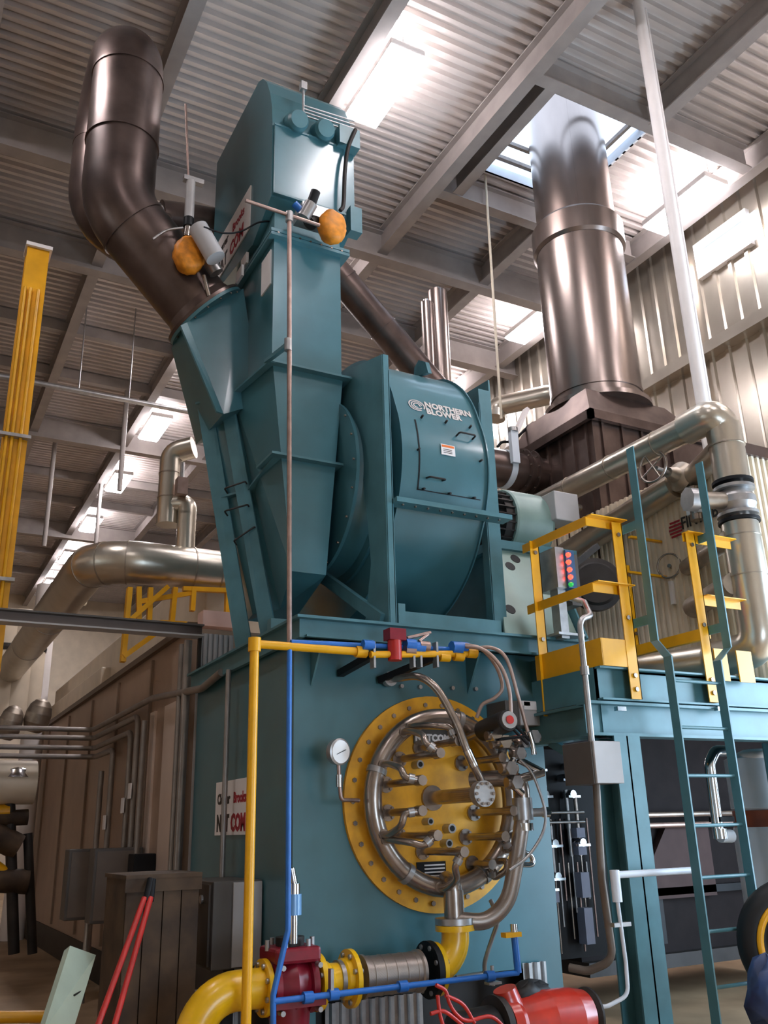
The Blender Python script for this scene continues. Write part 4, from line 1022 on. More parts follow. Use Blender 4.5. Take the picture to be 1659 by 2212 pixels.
# insulated line behind the chimney and white prop
ip = thing('insulated_line', 'bright insulated pipe seen behind the chimney with an elbow at its left end', 'pipe', (8.0, 11.2, 7.0))
MB().tube(rounded([U(1070, 905, 'Y', 11.2), U(1072, 878, 'Y', 11.2), U(1190, 852, 'Y', 10.4), (9.80, 10.1, U(1190, 852, 'Y', 10.4).z)], .3), .17, 22).build('jacket', JACK, ip)
tag(MB().bar(U(1098, 968, 'Y', 10.5), U(1137, 884, 'Y', 10.5), .12, .06).build('wall_prop', WHITE), 'slanting white prop left of the chimney foot', 'prop')
tag(MB().tube(smooth([U(*q, 'Y', 8.2) for q in ((1075, 965), (1085, 955), (1110, 950), (1150, 912))], 5) + [U(1152, 945, 'Y', 8.2), U(1156, 985, 'Y', 8.2)], .018, 8).build('handrail_loop', BLACK), 'thin black looped rail above the brown damper duct', 'rail')
# twin vent pipes behind the blower
tv = thing('vent_pipes', 'pair of slim steel vent pipes rising side by side behind the blower', 'pipe', U(945, 830, 'Y', 9.4))
for (xa, xb, ytop, r) in ((921, 925, 655, .085), (944, 952, 632, .14)):
    A = U(xa, ytop, 'Y', 9.4); zb = 0.0
    o = MB().cyl((A.x, 9.4, zb), (A.x, 9.4, A.z), r, 22).build('vent', STACKM, tv)
    MB().cyl((A.x, 9.4, A.z-.01), (A.x, 9.4, A.z+.05), r*.55, 14).build('cap', CHROME, o)
MB().cyl((U(967, 700, 'Y', 9.4).x, 9.5, 0.0), (U(967, 700, 'Y', 9.4).x, 9.5, 8.9), .06, 14).build('vent', STACKM, tv)
# hanging rods and lines from the roof
def rod(name, label, pa, pb, Y, r, M, cat='rod'):
    A = U(*pa, 'Y', Y); B_ = U(*pb, 'Y', Y); return tag(MB().cyl(A, (A.x, A.y, B_.z), r, 8).build(name, M), label, cat)
A = U(1045, 350, 'Z', 10.3)
q0 = U(1083, 905, 'Y', 8.6)
tag(MB().cyl(U(1045, 330, 'Y', 8.6), U(1083, 905, 'Y', 8.6), .018, 8).build('hanging_conduit', CREAM), 'thin straight conduit hanging from the roof left of the chimney', 'conduit')
vp = thing('white_vent_pipe', 'slim white vent pipe rising to the roof in front of the right wall lamp', 'pipe', (6.42, 5.35, 5.2))
MB().cyl((6.42, 5.35, 4.9), (6.42, 5.35, ZD), .062, 22).build('pipe', WHITE, vp)
MB().cyl((6.56, 5.38, 4.9), (6.56, 5.38, ZD), .018, 10).build('drain_line', WHITE, vp)

# ================================================================ insulated feed water line on the right
fw = thing('insulated_feed_line', 'shiny insulated pipe running forward over the right platform and turning down', 'pipe', (6.15, 5.1, 2.9))
PX, PZ = 6.08, 5.02; VX, VY = 6.22, 5.0
MB().cyl((PX, 5.2, PZ), (PX, 8.6, PZ), .125, 28).build('jacket_run', JACK, fw)
for y in (5.65, 6.3, 6.95, 7.6): MB().lathe((PX, y, PZ), (0, 1, 0), [(-.006, .126), (-.006, .131), (.006, .131), (.006, .126)], 28).build('jacket_seam', JACKD, fw)
MB().tube(rounded([(PX, 5.3, PZ), (PX+.02, 5.02, PZ+.02), (VX-.02, VY, PZ-.05), (VX, VY, 4.75)], .12, 8), .15, 28).build('elbow_cover', JACK, fw)
z1 = U(1590, 1020, 'Y', VY).z
MB().cyl((VX, VY, 4.42), (VX, VY, 4.95), .152, 30).build('jacket_drop', JACK, fw)
MB().cyl((VX, VY, 3.2), (VX, VY, 4.02), .155, 30).build('jacket_drop', JACK, fw)
for z in (3.55, 3.9, 4.75): MB().lathe((VX, VY, z), (0, 0, 1), [(-.005, .156), (-.005, .161), (.005, .161), (.005, .156)], 30).build('jacket_seam', JACKD, fw)
MB().tube(rounded([(VX, VY, 3.25), (VX, VY, 2.95), (VX-.05, VY+.5, 2.9), (VX-.4, 6.4, 2.9)], .22, 8), .155, 28).build('elbow_cover', JACK, fw)
MB().cyl((VX, VY, 4.0), (VX, VY, 4.45), .1, 20).build('bare_pipe', STEEL, fw)
for z in (4.40, 4.34, 4.10, 4.04): 
    MB().cyl((VX, VY, z-.014), (VX, VY, z+.014), .175, 28).build('flange', BLACK if z in (4.40, 4.04) else GALV, fw)
cv_ = thing('control_valve', 'grey cast control valve between the black flanges of the insulated drop pipe', 'valve', (VX, VY, 4.1))
MB().lathe((VX, VY, 4.11), (0, 0, 1), [(0, .12), (.08, .17), (.14, .17), (.22, .12)], 24).build('body', GALV, cv_)
MB().cyl((VX-.38, VY+.1, 4.22), (VX-.1, VY, 4.22), .075, 16).build('bonnet', JACKD, cv_)
MB().cyl((VX-.46, VY+.12, 4.22), (VX-.38, VY+.1, 4.22), .11, 8).build('yoke', GALV, cv_)
gv = thing('gate_valve', 'gate valve with a spoked handwheel under the insulated pipe run', 'valve', (5.85, 5.75, 4.5))
hw = U(1410, 1008, 'Y', 5.7); hn = Vector((-.85, -.1, .05)).normalized()
wl = MB().torus(hw, hn, .155, .014, 36, 8).build('handwheel', STEEL, gv)
u_ = hn.cross(Vector((0, 0, 1))).normalized(); w_ = hn.cross(u_)
for k in range(4):
    a = k*PI/2+.5; MB().cyl(hw, hw+(u_*math.cos(a)+w_*math.sin(a))*.15, .01, 8).build('spoke', STEEL, wl)
MB().cyl(hw-hn*.05, hw+hn*-.35, .022, 10).build('stem', GALV, gv)
vbp = hw-hn*.42
MB().lathe(vbp, hn, [(-.12, .1), (-.06, .15), (.04, .15), (.1, .08), (.2, .05)], 22).build('body', JACKD, gv)
MB().cyl(vbp+Vector((.05, -.1, -.02)), Vector((VX, VY+.05, vbp.z+.0)), .11, 20).build('branch', JACK, gv)
MB().cyl(vbp+Vector((0, .1, -.05)), vbp+Vector((-.1, 1.9, -.35)), .13, 22).build('insulated_branch', JACK, gv)
MB().box(vbp+Vector((-.06, -.2, -.42)), vbp+Vector((.08, -.05, -.22))).build('white_box', BLUEW, gv)
MB().cyl(vbp+Vector((0, -.12, -.48)), vbp+Vector((0, -.12, -.15)), .07, 8).build('trap', STEEL, gv)
g2 = U(1445, 1222, 'Y', 6.1)
gw = thing('bypass_valve', 'small valve with handwheel in front of the cream fluted casing', 'valve', g2-Vector((0, 0, .2)))
wh = MB().torus(g2, (-.9, -.3, 0), .12, .01, 30, 8).build('handwheel', STEEL, gw)
MB().cyl(g2, g2+Vector((.3, .1, -.02)), .02, 10).build('stem', STEEL, gw)
MB().lathe(g2+Vector((.25, .05, -.22)), (1, .2, 0), [(-.14, .06), (-.08, .1), (.08, .1), (.14, .06)], 18).build('body', STEEL, gw)
MB().box(g2+Vector((.0, .0, -.38)), g2+Vector((.2, .04, -.15))).build('small_plate', WHITE, gw)
for (za, xa) in ((4.55, 0), (3.72, .0), (3.45, 0)):
    pass
for i, (py, z_) in enumerate(((1190, 0), (1260, 0))):
    c = U(1540, py+(20 if i else 0), 'Y', 5.35)
    tag(MB().cyl(Vector((6.1, 5.05, c.z)), Vector((6.5, 5.9, c.z+.02)), .1 if i else .08, 20).build('branch_pipe', JACKD), ['upper', 'lower'][i] + ' stub branch behind the insulated drop pipe', 'pipe')

# ================================================================ right platform, railing, ladder
PFY, PTZ = 5.0, 2.68
plat = thing('access_platform', 'teal steel access platform on columns right of the windbox', 'platform', (5.6, 5.6, 0))
def chan(a, b, z0, z1, y, name='edge_channel'):
    m_ = MB(); m_.box((a, y, z0), (b, y+.012, z1)); m_.box((a, y-.06, z1-.014), (b, y+.012, z1)); m_.box((a, y-.06, z0), (b, y+.012, z0+.014)); return m_.build(name, TEALD, plat)
chan(4.42, 7.6, 2.44, PTZ, PFY)
MB().box((4.42, PFY, 2.44), (4.44, 5.75, PTZ)).build('end_channel', TEALD, plat)
MB().box((4.75, PFY, PTZ-.03), (7.6, 6.4, PTZ)).build('deck', TEALD, plat)
bmx = MB(); bmx.ibeam((4.30, PFY+.02, 2.31), (7.6, PFY+.02, 2.31), .24, .15); bmx.build('support_beam', TEALD, plat)
MB().ibeam((4.45, PFY, 2.31), (4.45, 5.95, 2.31), .24, .12).build('cross_beam', TEALD, plat)
def column(x, y, w=.2, d=.2):
    m_ = MB(); m_.box((x-w/2, y-d/2, .02), (x+w/2, y-d/2+.014, 2.19)); m_.box((x-w/2, y+d/2-.014, .02), (x+w/2, y+d/2, 2.19)); m_.box((x-.007, y-d/2, .02), (x+.007, y+d/2, 2.19))
    m_.build('column', TEALD, plat); MB().box((x-.16, y-.16, 0), (x+.16, y+.16, .02)).build('base_plate', TEALD, plat)
column(4.60, PFY+.05, .24, .22)
column(6.35, PFY+.05, .22, .22)
column(4.62, 6.3, .2, .2)
MB().bar((4.45, 5.6, 2.2), (4.58, 5.1, 1.9), .06, .06).build('knee_brace', TEALD, plat)
for px in (1340, 1555): 
    q = U(px, 1533, 'Y', PFY-.07); MB().box(q+Vector((-.04, -.02, -.01)), q+Vector((.04, .02, .02))).build('clip', CHROME, plat)
rl = thing('yellow_guardrail', 'yellow angle-iron guardrail with toe board around the front corner of the platform', 'railing', (4.6, PFY, PTZ))
RT_ = 3.82
def ang(p0, p1, w=.065, name='rail', M=YEL):
    """an angle section: two thin flats"""
    p0 = Vector(p0); p1 = Vector(p1); m_ = MB(); d = (p1-p0).normalized()
    if abs(d.z) > .8:
        m_.box((p0.x-w, p0.y-.006, p0.z), (p0.x, p0.y+.004, p1.z)); m_.box((p0.x-.008, p0.y-.006, p0.z), (p0.x, p0.y+w, p1.z))
    else:
        u = Vector((0, 0, 1)); s = d.cross(u)
        m_.bar(p0-u*w/2, p1-u*w/2, .008, w); m_.bar(p0+s*w/2, p1+s*w/2, w, .008)
    return m_.build(name, M, rl)
def post(x, y, z0, z1, w=.085, parent=None):
    o = MB(); o.box((x-w, y-.008, z0), (x, y, z1)); o.box((x-.008, y-.008, z0), (x, y+w*.8, z1)); o = o.build('post', YEL, parent or rl)
    for z in (z0+.07, z0+.17, z0+.6, z1-.1): inst('bolt', BOLT, o, (x-w/2, y-.008, z), (0, -1, 0))
    return o
post(4.77, PFY-.075, 2.45, 3.80, .10)
ang((4.44, PFY-.05, RT_), (4.80, PFY-.05, RT_), .07); ang((4.44, PFY-.05, RT_), (4.44, 5.75, RT_), .07)
ang((4.44, PFY-.05, 3.30), (4.80, PFY-.05, 3.30), .07); ang((4.44, PFY-.05, 3.30), (4.44, 5.75, 3.30), .07)
MB().box((4.44, PFY-.08, PTZ), (4.75, PFY-.072, PTZ+.2)).build('toe_board', YEL, rl)
MB().box((4.435, PFY-.08, PTZ), (4.443, 5.7, PTZ+.2)).build('toe_board', YEL, rl)
post(4.50, 5.62, 2.40, RT_, .09)
rl2 = thing('yellow_guardrail', 'yellow guardrail right of the ladder opening, partly behind the insulated drop pipe', 'railing', (5.8, PFY, PTZ))
rl_a = rl; rl = rl2
post(5.56, PFY-.07, 2.46, RT_, .10, rl2)
ang((5.45, PFY-.05, RT_), (6.0, PFY-.05, RT_), .07); ang((5.56, PFY-.05, 3.30), (6.0, PFY-.05, 3.30), .07)

MB().box((5.58, PFY-.08, PTZ-.05), (5.72, PFY-.07, PTZ+.2)).build('toe_board', YEL, rl2)
MB().box((5.83, PFY-.08, PTZ-.05), (6.0, PFY-.07, PTZ+.2)).build('toe_board', YEL, rl2)
rl3 = thing('yellow_guardrail', 'yellow guardrail along the back of the platform before the cream fluted casing', 'railing', (5.6, 6.3, PTZ)); rl = rl3
for (pa, pb) in (((1360, 1160), (1480, 1188)), ((1330, 1232), (1490, 1258))):
    A = U(*pa, 'Y', 6.2); B_ = U(*pb, 'Y', 6.2); B_.z = A.z; MB().bar(A, B_, .04, .02).build('rail', YEL, rl3)
for x in (5.2, 6.05): post(x, 6.2, PTZ, 3.95 if x > 6 else 3.7, .06, rl3)
A = U(1410, 1348, 'Y', 6.0); B_ = U(1500, 1318, 'X', A.x)
MB().bar((5.75, 6.15, 3.05), (5.75, 5.1, 3.05), .05, .09).build('toe_board', YEL, rl3)
rl4 = thing('yellow_guardrail', 'yellow guardrail at the right edge of the picture behind the insulated drop pipe', 'railing', (7.3, 6.2, PTZ)); rl = rl4
post(7.18, 6.0, PTZ, 5.0, .1, rl4)
MB().bar((7.15, 6.6, 4.9), (7.15, 5.0, 4.9), .07, .07).build('rail', YEL, rl4); MB().bar((6.75, 6.0, 4.5), (8.2, 6.0, 4.5), .06, .09).build('rail', YEL, rl4)
MB().bar((6.75, 6.0, 4.0), (8.2, 6.0, 4.0), .06, .09).build('rail', YEL, rl4)
rl = rl_a
# ladder
lad = thing('fixed_ladder', 'teal fixed ladder with bent top rails standing before the platform opening', 'ladder', (5.1, 4.62, 0))
LY = 4.62
xl_, xr_ = U(1488, 1761, 'Y', LY).x, U(1600, 1763, 'Y', LY).x
for x in (xl_, xr_):
    zz = U(1440, 1418, 'Y', LY).z; zu = U(1417, 1385, 'Y', LY+.2).z
    pts = [(x, LY, 0), (x, LY, zz), (x-.0, LY+.2, zz+.22), (x, LY+.2, 4.1)]
    mm = MB()
    for a, b in zip(pts[:-1], pts[1:]): mm.bar(a, b, .012, .075, (0, 1, 0) if a[1] == b[1] else (0, 1, -1))
    mm = MB(); xt = U(1375 if x == xl_ else 1522, 1080, 'Y', LY+.2).x
    sec = [((x, LY, 0)), ((x, LY, zz)), ((xt, LY+.2, zu)), ((xt, LY+.2, 4.42))]
    vs_ = []
    for q in sec:
        for ox, oy in ((-.006, -.038), (.006, -.038), (.006, .038), (-.006, .038)): vs_.append((q[0]+ox, q[1]+oy, q[2]))
    mm.add(vs_, [(0, 1, 2, 3), (15, 14, 13, 12)] + [(4*i+k, 4*i+(k+1) % 4, 4*i+4+(k+1) % 4, 4*i+4+k) for i in range(3) for k in range(4)]); mm.build('rail', TEALD, lad)
for k in range(9):
    z = .31+k*.322 - .02
    if z < 2.7: MB().cyl((xl_, LY, z), (xr_, LY, z), .012, 10).build('rung', TEALD, lad)
for x in (U(1375, 1080, 'Y', LY+.2).x, U(1522, 1080, 'Y', LY+.2).x):
    for z in (3.0, 3.75): MB().box((x-.005, LY+.2, z), (x+.005, LY+.45, z+.07)).build('tie_plate', TEALD, lad)
# ================================================================ control station on the platform corner
cs = thing('control_station', 'upright panel with four red lamps and a green one beside the yellow guardrail', 'control panel', (4.75, 5.6, 3.0))
ca = U(1200, 1185, 'Y', 5.55); cbq = U(1246, 1272, 'Y', 5.55)
sb = U(1219, 1190, 'Y', 5.55)
MB().box((ca.x, 5.56, cbq.z), (sb.x, 5.8, ca.z+.02)).build('steel_panel', GALV, cs)
lpn = MB().box((sb.x, 5.54, cbq.z), (cbq.x, 5.8, ca.z)).build('lamp_panel', mat('panel_blue', '#2c5c86', .4, 0, .1), cs, .005)
for i, (px, py) in enumerate(((1226, 1199), (1227, 1215), (1229, 1231), (1231, 1247), (1232, 1263))):
    q = U(px, py, 'Y', 5.54); MB().lathe(q, (0, -1, 0), [(-.005, .02), (.015, .02), (.028, .012), (.03, 0)], 16).build('lamp_lens', LEDR if i < 4 else LEDG, lpn)
MB().box((cbq.x, 5.62, cbq.z-.12), (cbq.x+.1, 5.8, ca.z)).build('side_tray', GREYD, cs)
MB().lathe(U(1285, 1265, 'Y', 5.95), (-.5, -.8, 0), [(0, .24), (.06, .24), (.07, .2), (.1, .18)], 36).build('round_cover', DARK, cs)
MB().bar(U(1240, 1220, 'Y', 5.7), U(1290, 1180, 'Y', 5.7), .05, .05).build('lever_arm', DARK, cs)
MB().box((ca.x+.04, 5.62, 3.03), (ca.x+.12, 5.72, cbq.z)).build('stand', GALV, cs)
MB().box((ca.x-.02, 5.58, 3.05), (ca.x+.25, 5.8, 3.07)).build('stand_foot', GALV, cs)
# grey box on the column with conduits
eb = thing('conduit_box', 'grey square conduit box hung on the teal platform column', 'electrical box', (4.38, 4.86, 1.83))
e0 = U(1279, 1600, 'Y', 4.80); e1 = U(1330, 1692, 'Y', 4.80); xb0 = e0.x
MB().box((xb0, 4.82, e1.z), (xb0+.24, 5.12, e0.z)).build('body', GREYD, eb, .004)
MB().box((xb0+.01, 4.80, e1.z), (xb0+.245, 4.82, e0.z)).build('door', GREYB, eb, .004)
cd_ = thing('grey_conduit', 'grey conduit rising from the square box to the control station', 'conduit', (4.4, 4.9, 2.2))
MB().tube(rounded([(xb0+.1, 4.92, e0.z), (xb0+.1, 4.92, 3.0), U(1276, 1330, 'Y', 4.95), U(1262, 1300, 'Y', 5.2), U(1225, 1290, 'Y', 5.5)], .1), .022, 12).build('tube', GALV, cd_)
MB().cyl((xb0+.1, 4.92, 2.60), (xb0+.1, 4.92, 2.66), .032, 10).build('coupling', GALV, cd_)
fc = thing('flexible_conduit', 'brown-grey conduit dropping from the square box and curving left near the floor', 'conduit', (4.5, 5.0, .4))
MB().tube(rounded([U(1288, 1692, 'Y', 4.95), U(1300, 1900, 'Y', 4.95), U(1325, 2075, 'Y', 4.95), U(1270, 2098, 'Y', 5.1), U(1230, 2090, 'Y', 5.2)], .12), .026, 12).build('tube', mat('taupe_conduit', '#6f645a', .5, .3, .1), fc)
wp = thing('white_sample_pipe', 'pale pipe running level across the ladder then dropping down the teal column', 'pipe', (4.7, 4.85, .4))
h0 = U(1500, 1879, 'Y', 4.8); h1 = U(1328, 1890, 'Y', 4.8); h0.z = h1.z
MB().cyl(h0, h1, .022, 12).build('level_run', BLUEW, wp)
MB().cyl(h1+Vector((0, 0, .03)), h1+Vector((0, 0, -.16)), .032, 12).build('elbow', BLUEW, wp)
MB().tube(rounded([h1+Vector((0, 0, -.16)), U(1352, 2080, 'Y', 4.85), U(1357, 2150, 'Y', 4.85), U(1310, 2175, 'Y', 4.9), U(1255, 2170, 'Y', 5.0)], .08), .013, 10).build('drop', BLUEW, wp)
k_ = U(1341, 1997, 'Y', 4.83); MB().box(k_+Vector((-.07, -.02, -.012)), k_+Vector((.07, .02, .012))).build('strap', GALV, wp)
# valve rack between windbox and column
vr = thing('valve_rack', 'dark rack of small valves and silver tubes between the windbox and the platform column', 'valve rack', (5.2, 6.5, .5))
MB().box((4.86, 6.62, .55), (5.75, 6.66, 2.25)).build('back_panel', BLACK, vr)
for i, (xa, xb, za, zb, M) in enumerate(((4.90, 0, .6, 1.05, GALV), (5.02, 0, .55, 1.1, GALV), (5.06, 0, .55, 1.1, STEEL), (4.93, 0, 1.1, 1.75, GALV), (5.05, 0, 1.2, 1.75, STEEL), (5.12, 0, 1.2, 1.6, GALV), (5.32, 0, 1.35, 1.9, GALV), (5.42, 0, 1.35, 1.85, STEEL))):
    MB().cyl((xa, 6.56, za), (xa, 6.56, zb), .018 if i > 2 else .028, 10).build('tube', M, vr)
for i in range(14):
    xa = 4.9+.05*i; MB().cyl((xa, 6.59, .6 + .1*((i*7) % 5)), (xa, 6.59, 1.3+.12*((i*3) % 6)), .009, 6).build('thin_tube', (GALV, COPPER, STEEL)[i % 3], vr)
for (xa, za) in ((4.98, 1.95), (5.3, 2.0), (5.04, 1.86), (5.34, 1.86), (4.93, 1.45), (5.1, 1.46), (5.4, 1.46), (5.02, 1.12), (5.1, 1.2), (5.0, 2.08), (5.36, 2.1)):
    MB().cyl((xa, 6.48, za), (xa, 6.6, za), .035, 8).build('valve_body', CHROME, vr)
    MB().box((xa-.07, 6.46, za-.03), (xa+.06, 6.5, za-.01)).build('lever', CHROME, vr)
for za in (1.71, 1.63): MB().cyl((4.85, 6.5, za), (5.45, 6.5, za), .012, 8).build('cross_tube', GALV, vr)
for (xa, za, h_) in ((5.40, 1.36, .1), (5.40, 1.50, .08), (5.40, 1.02, .2), (5.40, .66, .28), (5.06, 1.0, .08)):
    MB().box((xa-.045, 6.5, za), (xa+.045, 6.6, za+h_)).build('small_box', mat('blue_grey_box', '#8d93a8', .5, 0, .05), vr)
# dark casing behind the ladder
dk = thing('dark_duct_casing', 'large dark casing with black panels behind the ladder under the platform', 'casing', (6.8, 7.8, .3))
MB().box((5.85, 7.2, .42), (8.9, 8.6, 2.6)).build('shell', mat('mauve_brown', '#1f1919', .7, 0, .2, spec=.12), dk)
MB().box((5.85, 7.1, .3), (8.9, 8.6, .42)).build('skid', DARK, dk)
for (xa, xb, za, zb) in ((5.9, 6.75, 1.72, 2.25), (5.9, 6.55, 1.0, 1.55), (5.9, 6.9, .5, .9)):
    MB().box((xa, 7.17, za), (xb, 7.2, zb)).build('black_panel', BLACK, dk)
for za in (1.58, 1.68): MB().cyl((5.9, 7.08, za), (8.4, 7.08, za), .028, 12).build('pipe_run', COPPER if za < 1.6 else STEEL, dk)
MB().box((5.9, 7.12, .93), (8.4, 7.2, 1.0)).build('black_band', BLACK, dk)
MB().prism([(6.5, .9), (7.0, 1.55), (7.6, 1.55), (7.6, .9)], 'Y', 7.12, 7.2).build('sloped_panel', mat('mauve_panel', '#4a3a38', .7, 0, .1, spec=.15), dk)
MB().torus((6.38, 7.05, 1.62), (1, 0, 0), .1, .02, 30, 8).build('ring', GALV, dk)
hu_ = thing('silver_hook_pipe', 'polished inverted-J pipe behind the right rail of the ladder', 'pipe', (6.2, 5.4, 1.4))
MB().tube(rounded([U(1580, 1622, 'Y', 5.4), U(1545, 1622, 'Y', 5.4), U(1532, 1650, 'Y', 5.4), U(1552, 1800, 'Y', 5.4)], .09), .045, 16).build('tube', CHROME, hu_)
MB().cyl(U(1553, 1790, 'Y', 5.4), U(1556, 1812, 'Y', 5.4), .06, 10).build('union', CHROME, hu_)
MB().cyl(U(1556, 1806, 'Y', 5.4), U(1580, 1806, 'Y', 5.4), .05, 12).build('elbow', BLUEW, hu_)
MB().box(U(1548, 1770, 'Y', 5.4)+Vector((-.02, -.06, -.02)), U(1570, 1770, 'Y', 5.4)+Vector((.02, .06, .02))).build('clamp', BLACK, hu_)
# white tank at the right edge
wt = thing('white_tank', 'white plastic tank with an orange-brown band at the right edge of the picture', 'tank', (6.9, 5.6, 0))
tcx = U(1652, 1750, 'Y', 5.55)
MB().lathe((tcx.x, 5.55, 0), (0, 0, 1), [(0.05, .27), (1.52, .28), (1.55, .27)], 40).build('lower_shell', BLUEW, wt)
MB().lathe((tcx.x, 5.55, 0), (0, 0, 1), [(1.55, .265), (1.68, .265)], 40).build('band', mat('orange_brown', '#9a4a2c', .45, 0, .3, 6), wt)
MB().lathe((tcx.x, 5.55, 0), (0, 0, 1), [(1.68, .25), (1.7, .27), (2.1, .27), (2.14, .2), (2.18, .1)], 40).build('upper_shell', BLUEW, wt)
MB().torus((tcx.x-.1, 5.45, 2.12), (0, 0, 1), .12, .03, 30, 10).build('ring_handle', WHITE, wt)
# tyre with yellow rim and blue tarp, bottom right
ty = thing('hose_reel', 'black reel with a yellow rim at the lower right edge', 'reel', (5.7, 4.6, 0))
tcz = U(1732, 2040, 'Y', 4.35)
MB().torus(tcz, (-.7, -1, .05), .30, .10, 48, 18).build('tyre', RUBBER, ty)
MB().torus(tcz+Vector((-.06, -.085, 0)), (-.7, -1, .05), .28, .022, 48, 10).build('rim', YEL, ty)
MB().cyl(tcz+Vector((.035, .05, 0)), tcz+Vector((-.035, -.05, 0)), .24, 32).build('disc', BLACK, ty)
MB().box((tcz.x-.12, tcz.y-.1, 0), (tcz.x+.12, tcz.y+.1, tcz.z-.36)).build('stand', BLACK, ty)
cv = []; n1, n2 = 14, 8; ck = U(1668, 2150, 'Y', 4.0)
for i in range(n1):
    for j in range(n2):
        a = 2*PI*i/n1; b = PI*j/(n2-1); rr = .16*(1+.2*math.sin(3*a+j*1.3)+.1*math.cos(5*a))
        cv.append(ck + Vector((math.cos(a)*math.sin(b)*rr, math.sin(a)*math.sin(b)*rr*.8, math.cos(b)*rr*1.1)))
tag(MB().add(cv, [(i*n2+j, ((i+1)%n1)*n2+j, ((i+1)%n1)*n2+j+1, i*n2+j+1) for i in range(n1) for j in range(n2-1)], True).build('blue_tarp', mat('blue_sheet', '#1b3560', .45, 0, .4, 9)), 'bundled dark blue sheet below the yellow-rimmed reel', 'tarp')

# ================================================================ left side: boiler casing
bc = thing('boiler_casing', 'long tan boiler side casing receding to the left of the windbox', 'boiler casing', (3.6, 13, 0))
MB().box((2.52, 8.75, .35), (4.9, 21, 3.58)).build('shell', TAN, bc)
MB().box((2.5, 8.75, 0), (4.9, 21, .35)).build('skid', DARK, bc)
MB().box((2.46, 8.7, 3.56), (2.56, 21, 3.63)).build('top_edge_angle', mat('edge_brown', '#6b5a4c', .5, .2, .1), bc)
for y in (10.2, 11.9, 13.6, 15.5, 17.5): MB().box((2.49, y, .4), (2.52, y+.05, 3.5)).build('panel_joint', mat('tan_edge', '#8c7766', .45, .2, .1), bc)
for (ya, yb) in ((8.85, 9.55), (9.95, 10.15)): MB().box((2.495, ya, .8), (2.52, yb, 2.9)).build('painted_lit_patch', mat('lit_casing_tone', '#dccabd', .35, .3, .03), bc)  # strong light on the casing, put into the paler colour of these plates
up = thing('upper_casing', 'cream upper drum casing behind the yellow stair rails', 'boiler casing', (3.8, 13, 3.6))
MB().box((2.9, 9.6, 3.6), (4.9, 20, 4.55)).build('shell', CREAM, up, .02)
MB().box((2.75, 14.5, 3.6), (4.9, 21, 4.15)).build('step', CREAM, up, .02)
# vertical grey pipes in the gap
for k in range(7):
    x = 2.5; y = 8.42+.045*k
    c = U(432+k*11, 1400, 'Y', 8.62)
    tag(MB().cyl((c.x, 8.62, 0), (c.x, 8.62, 3.5), .026, 12).build('grey_riser', GREYB), 'slim grey riser between windbox and tan casing, number %s of seven from the left' % ['one', 'two', 'three', 'four', 'five', 'six', 'seven'][k], 'pipe', 'grey riser pipes')
# conduits on the casing
def conduit(label, pts, r=.03, M=None, rad=.12):
    return tag(MB().tube(rounded(pts, rad), r, 10).build('conduit', M or GALV), label, 'conduit', 'conduits on the boiler casing')
CZ = [3.0, 2.88, 2.74, 2.62]
CG = mat('conduit_grey', '#8e8680', .4, .5, .12, 8)
conduit('topmost long grey conduit, bending at the casing and climbing to the platform corner', [(-2.5, 12.9, CZ[0]), (2.40, 12.9, CZ[0]), (2.40, 9.7, CZ[0]), (2.42, 8.0, 2.86), (2.42, 7.45, 2.92)], .034, CG)
conduit('second long grey conduit from the top of the bundle, dropping down at the lit casing patch', [(-2.5, 12.8, CZ[1]), (2.40, 12.8, CZ[1]), (2.40, 10.3, CZ[1]), (2.40, 10.28, 1.2)], .034, CG)
conduit('third long grey conduit from the top of the bundle, dropping beside the wall boxes', [(-2.5, 12.7, CZ[2]), (2.40, 12.7, CZ[2]), (2.40, 10.6, CZ[2]), (2.40, 10.58, 1.3)], .034, CG)
conduit('lowest long grey conduit of the bundle, dropping to the left wall box', [(-2.5, 12.6, CZ[3]), (2.40, 12.6, CZ[3]), (2.40, 11.5, CZ[3]), (2.40, 11.48, 1.3)], .034, CG)
conduit('upright grey conduit beside the lit casing patch, left of a pair', [(2.42, 8.72, 0), (2.42, 8.72, 3.4)], .032, CG)
conduit('upright grey conduit beside the lit casing patch, right of a pair', [(2.42, 8.52, 0), (2.42, 8.52, 3.4)], .04, CG)
conduit('upright conduit crossing the white maker sign on the windbox side', [(2.40, 7.2, .9), (2.40, 7.2, 2.9)], .022, CG)
conduit('upright conduit standing between the wall boxes and the lit casing patch', [(2.40, 10.0, 0), (2.40, 10.0, 2.8)], .03, CG)
conduit('upright conduit left of the wall boxes with a white tag', [(2.38, 12.0, 0), (2.38, 12.0, 2.4)], .035, CG)
for i, (y, z) in enumerate(((10.28, 2.0), (10.58, 1.86), (11.48, 1.7))):
    tag(MB().box((2.345, y-.06, z), (2.36, y+.05, z+.16)).build('tag', WHITE), 'small white tag on the %s dropping conduit' % ['right', 'middle', 'left'][i], 'tag', 'conduit tags')
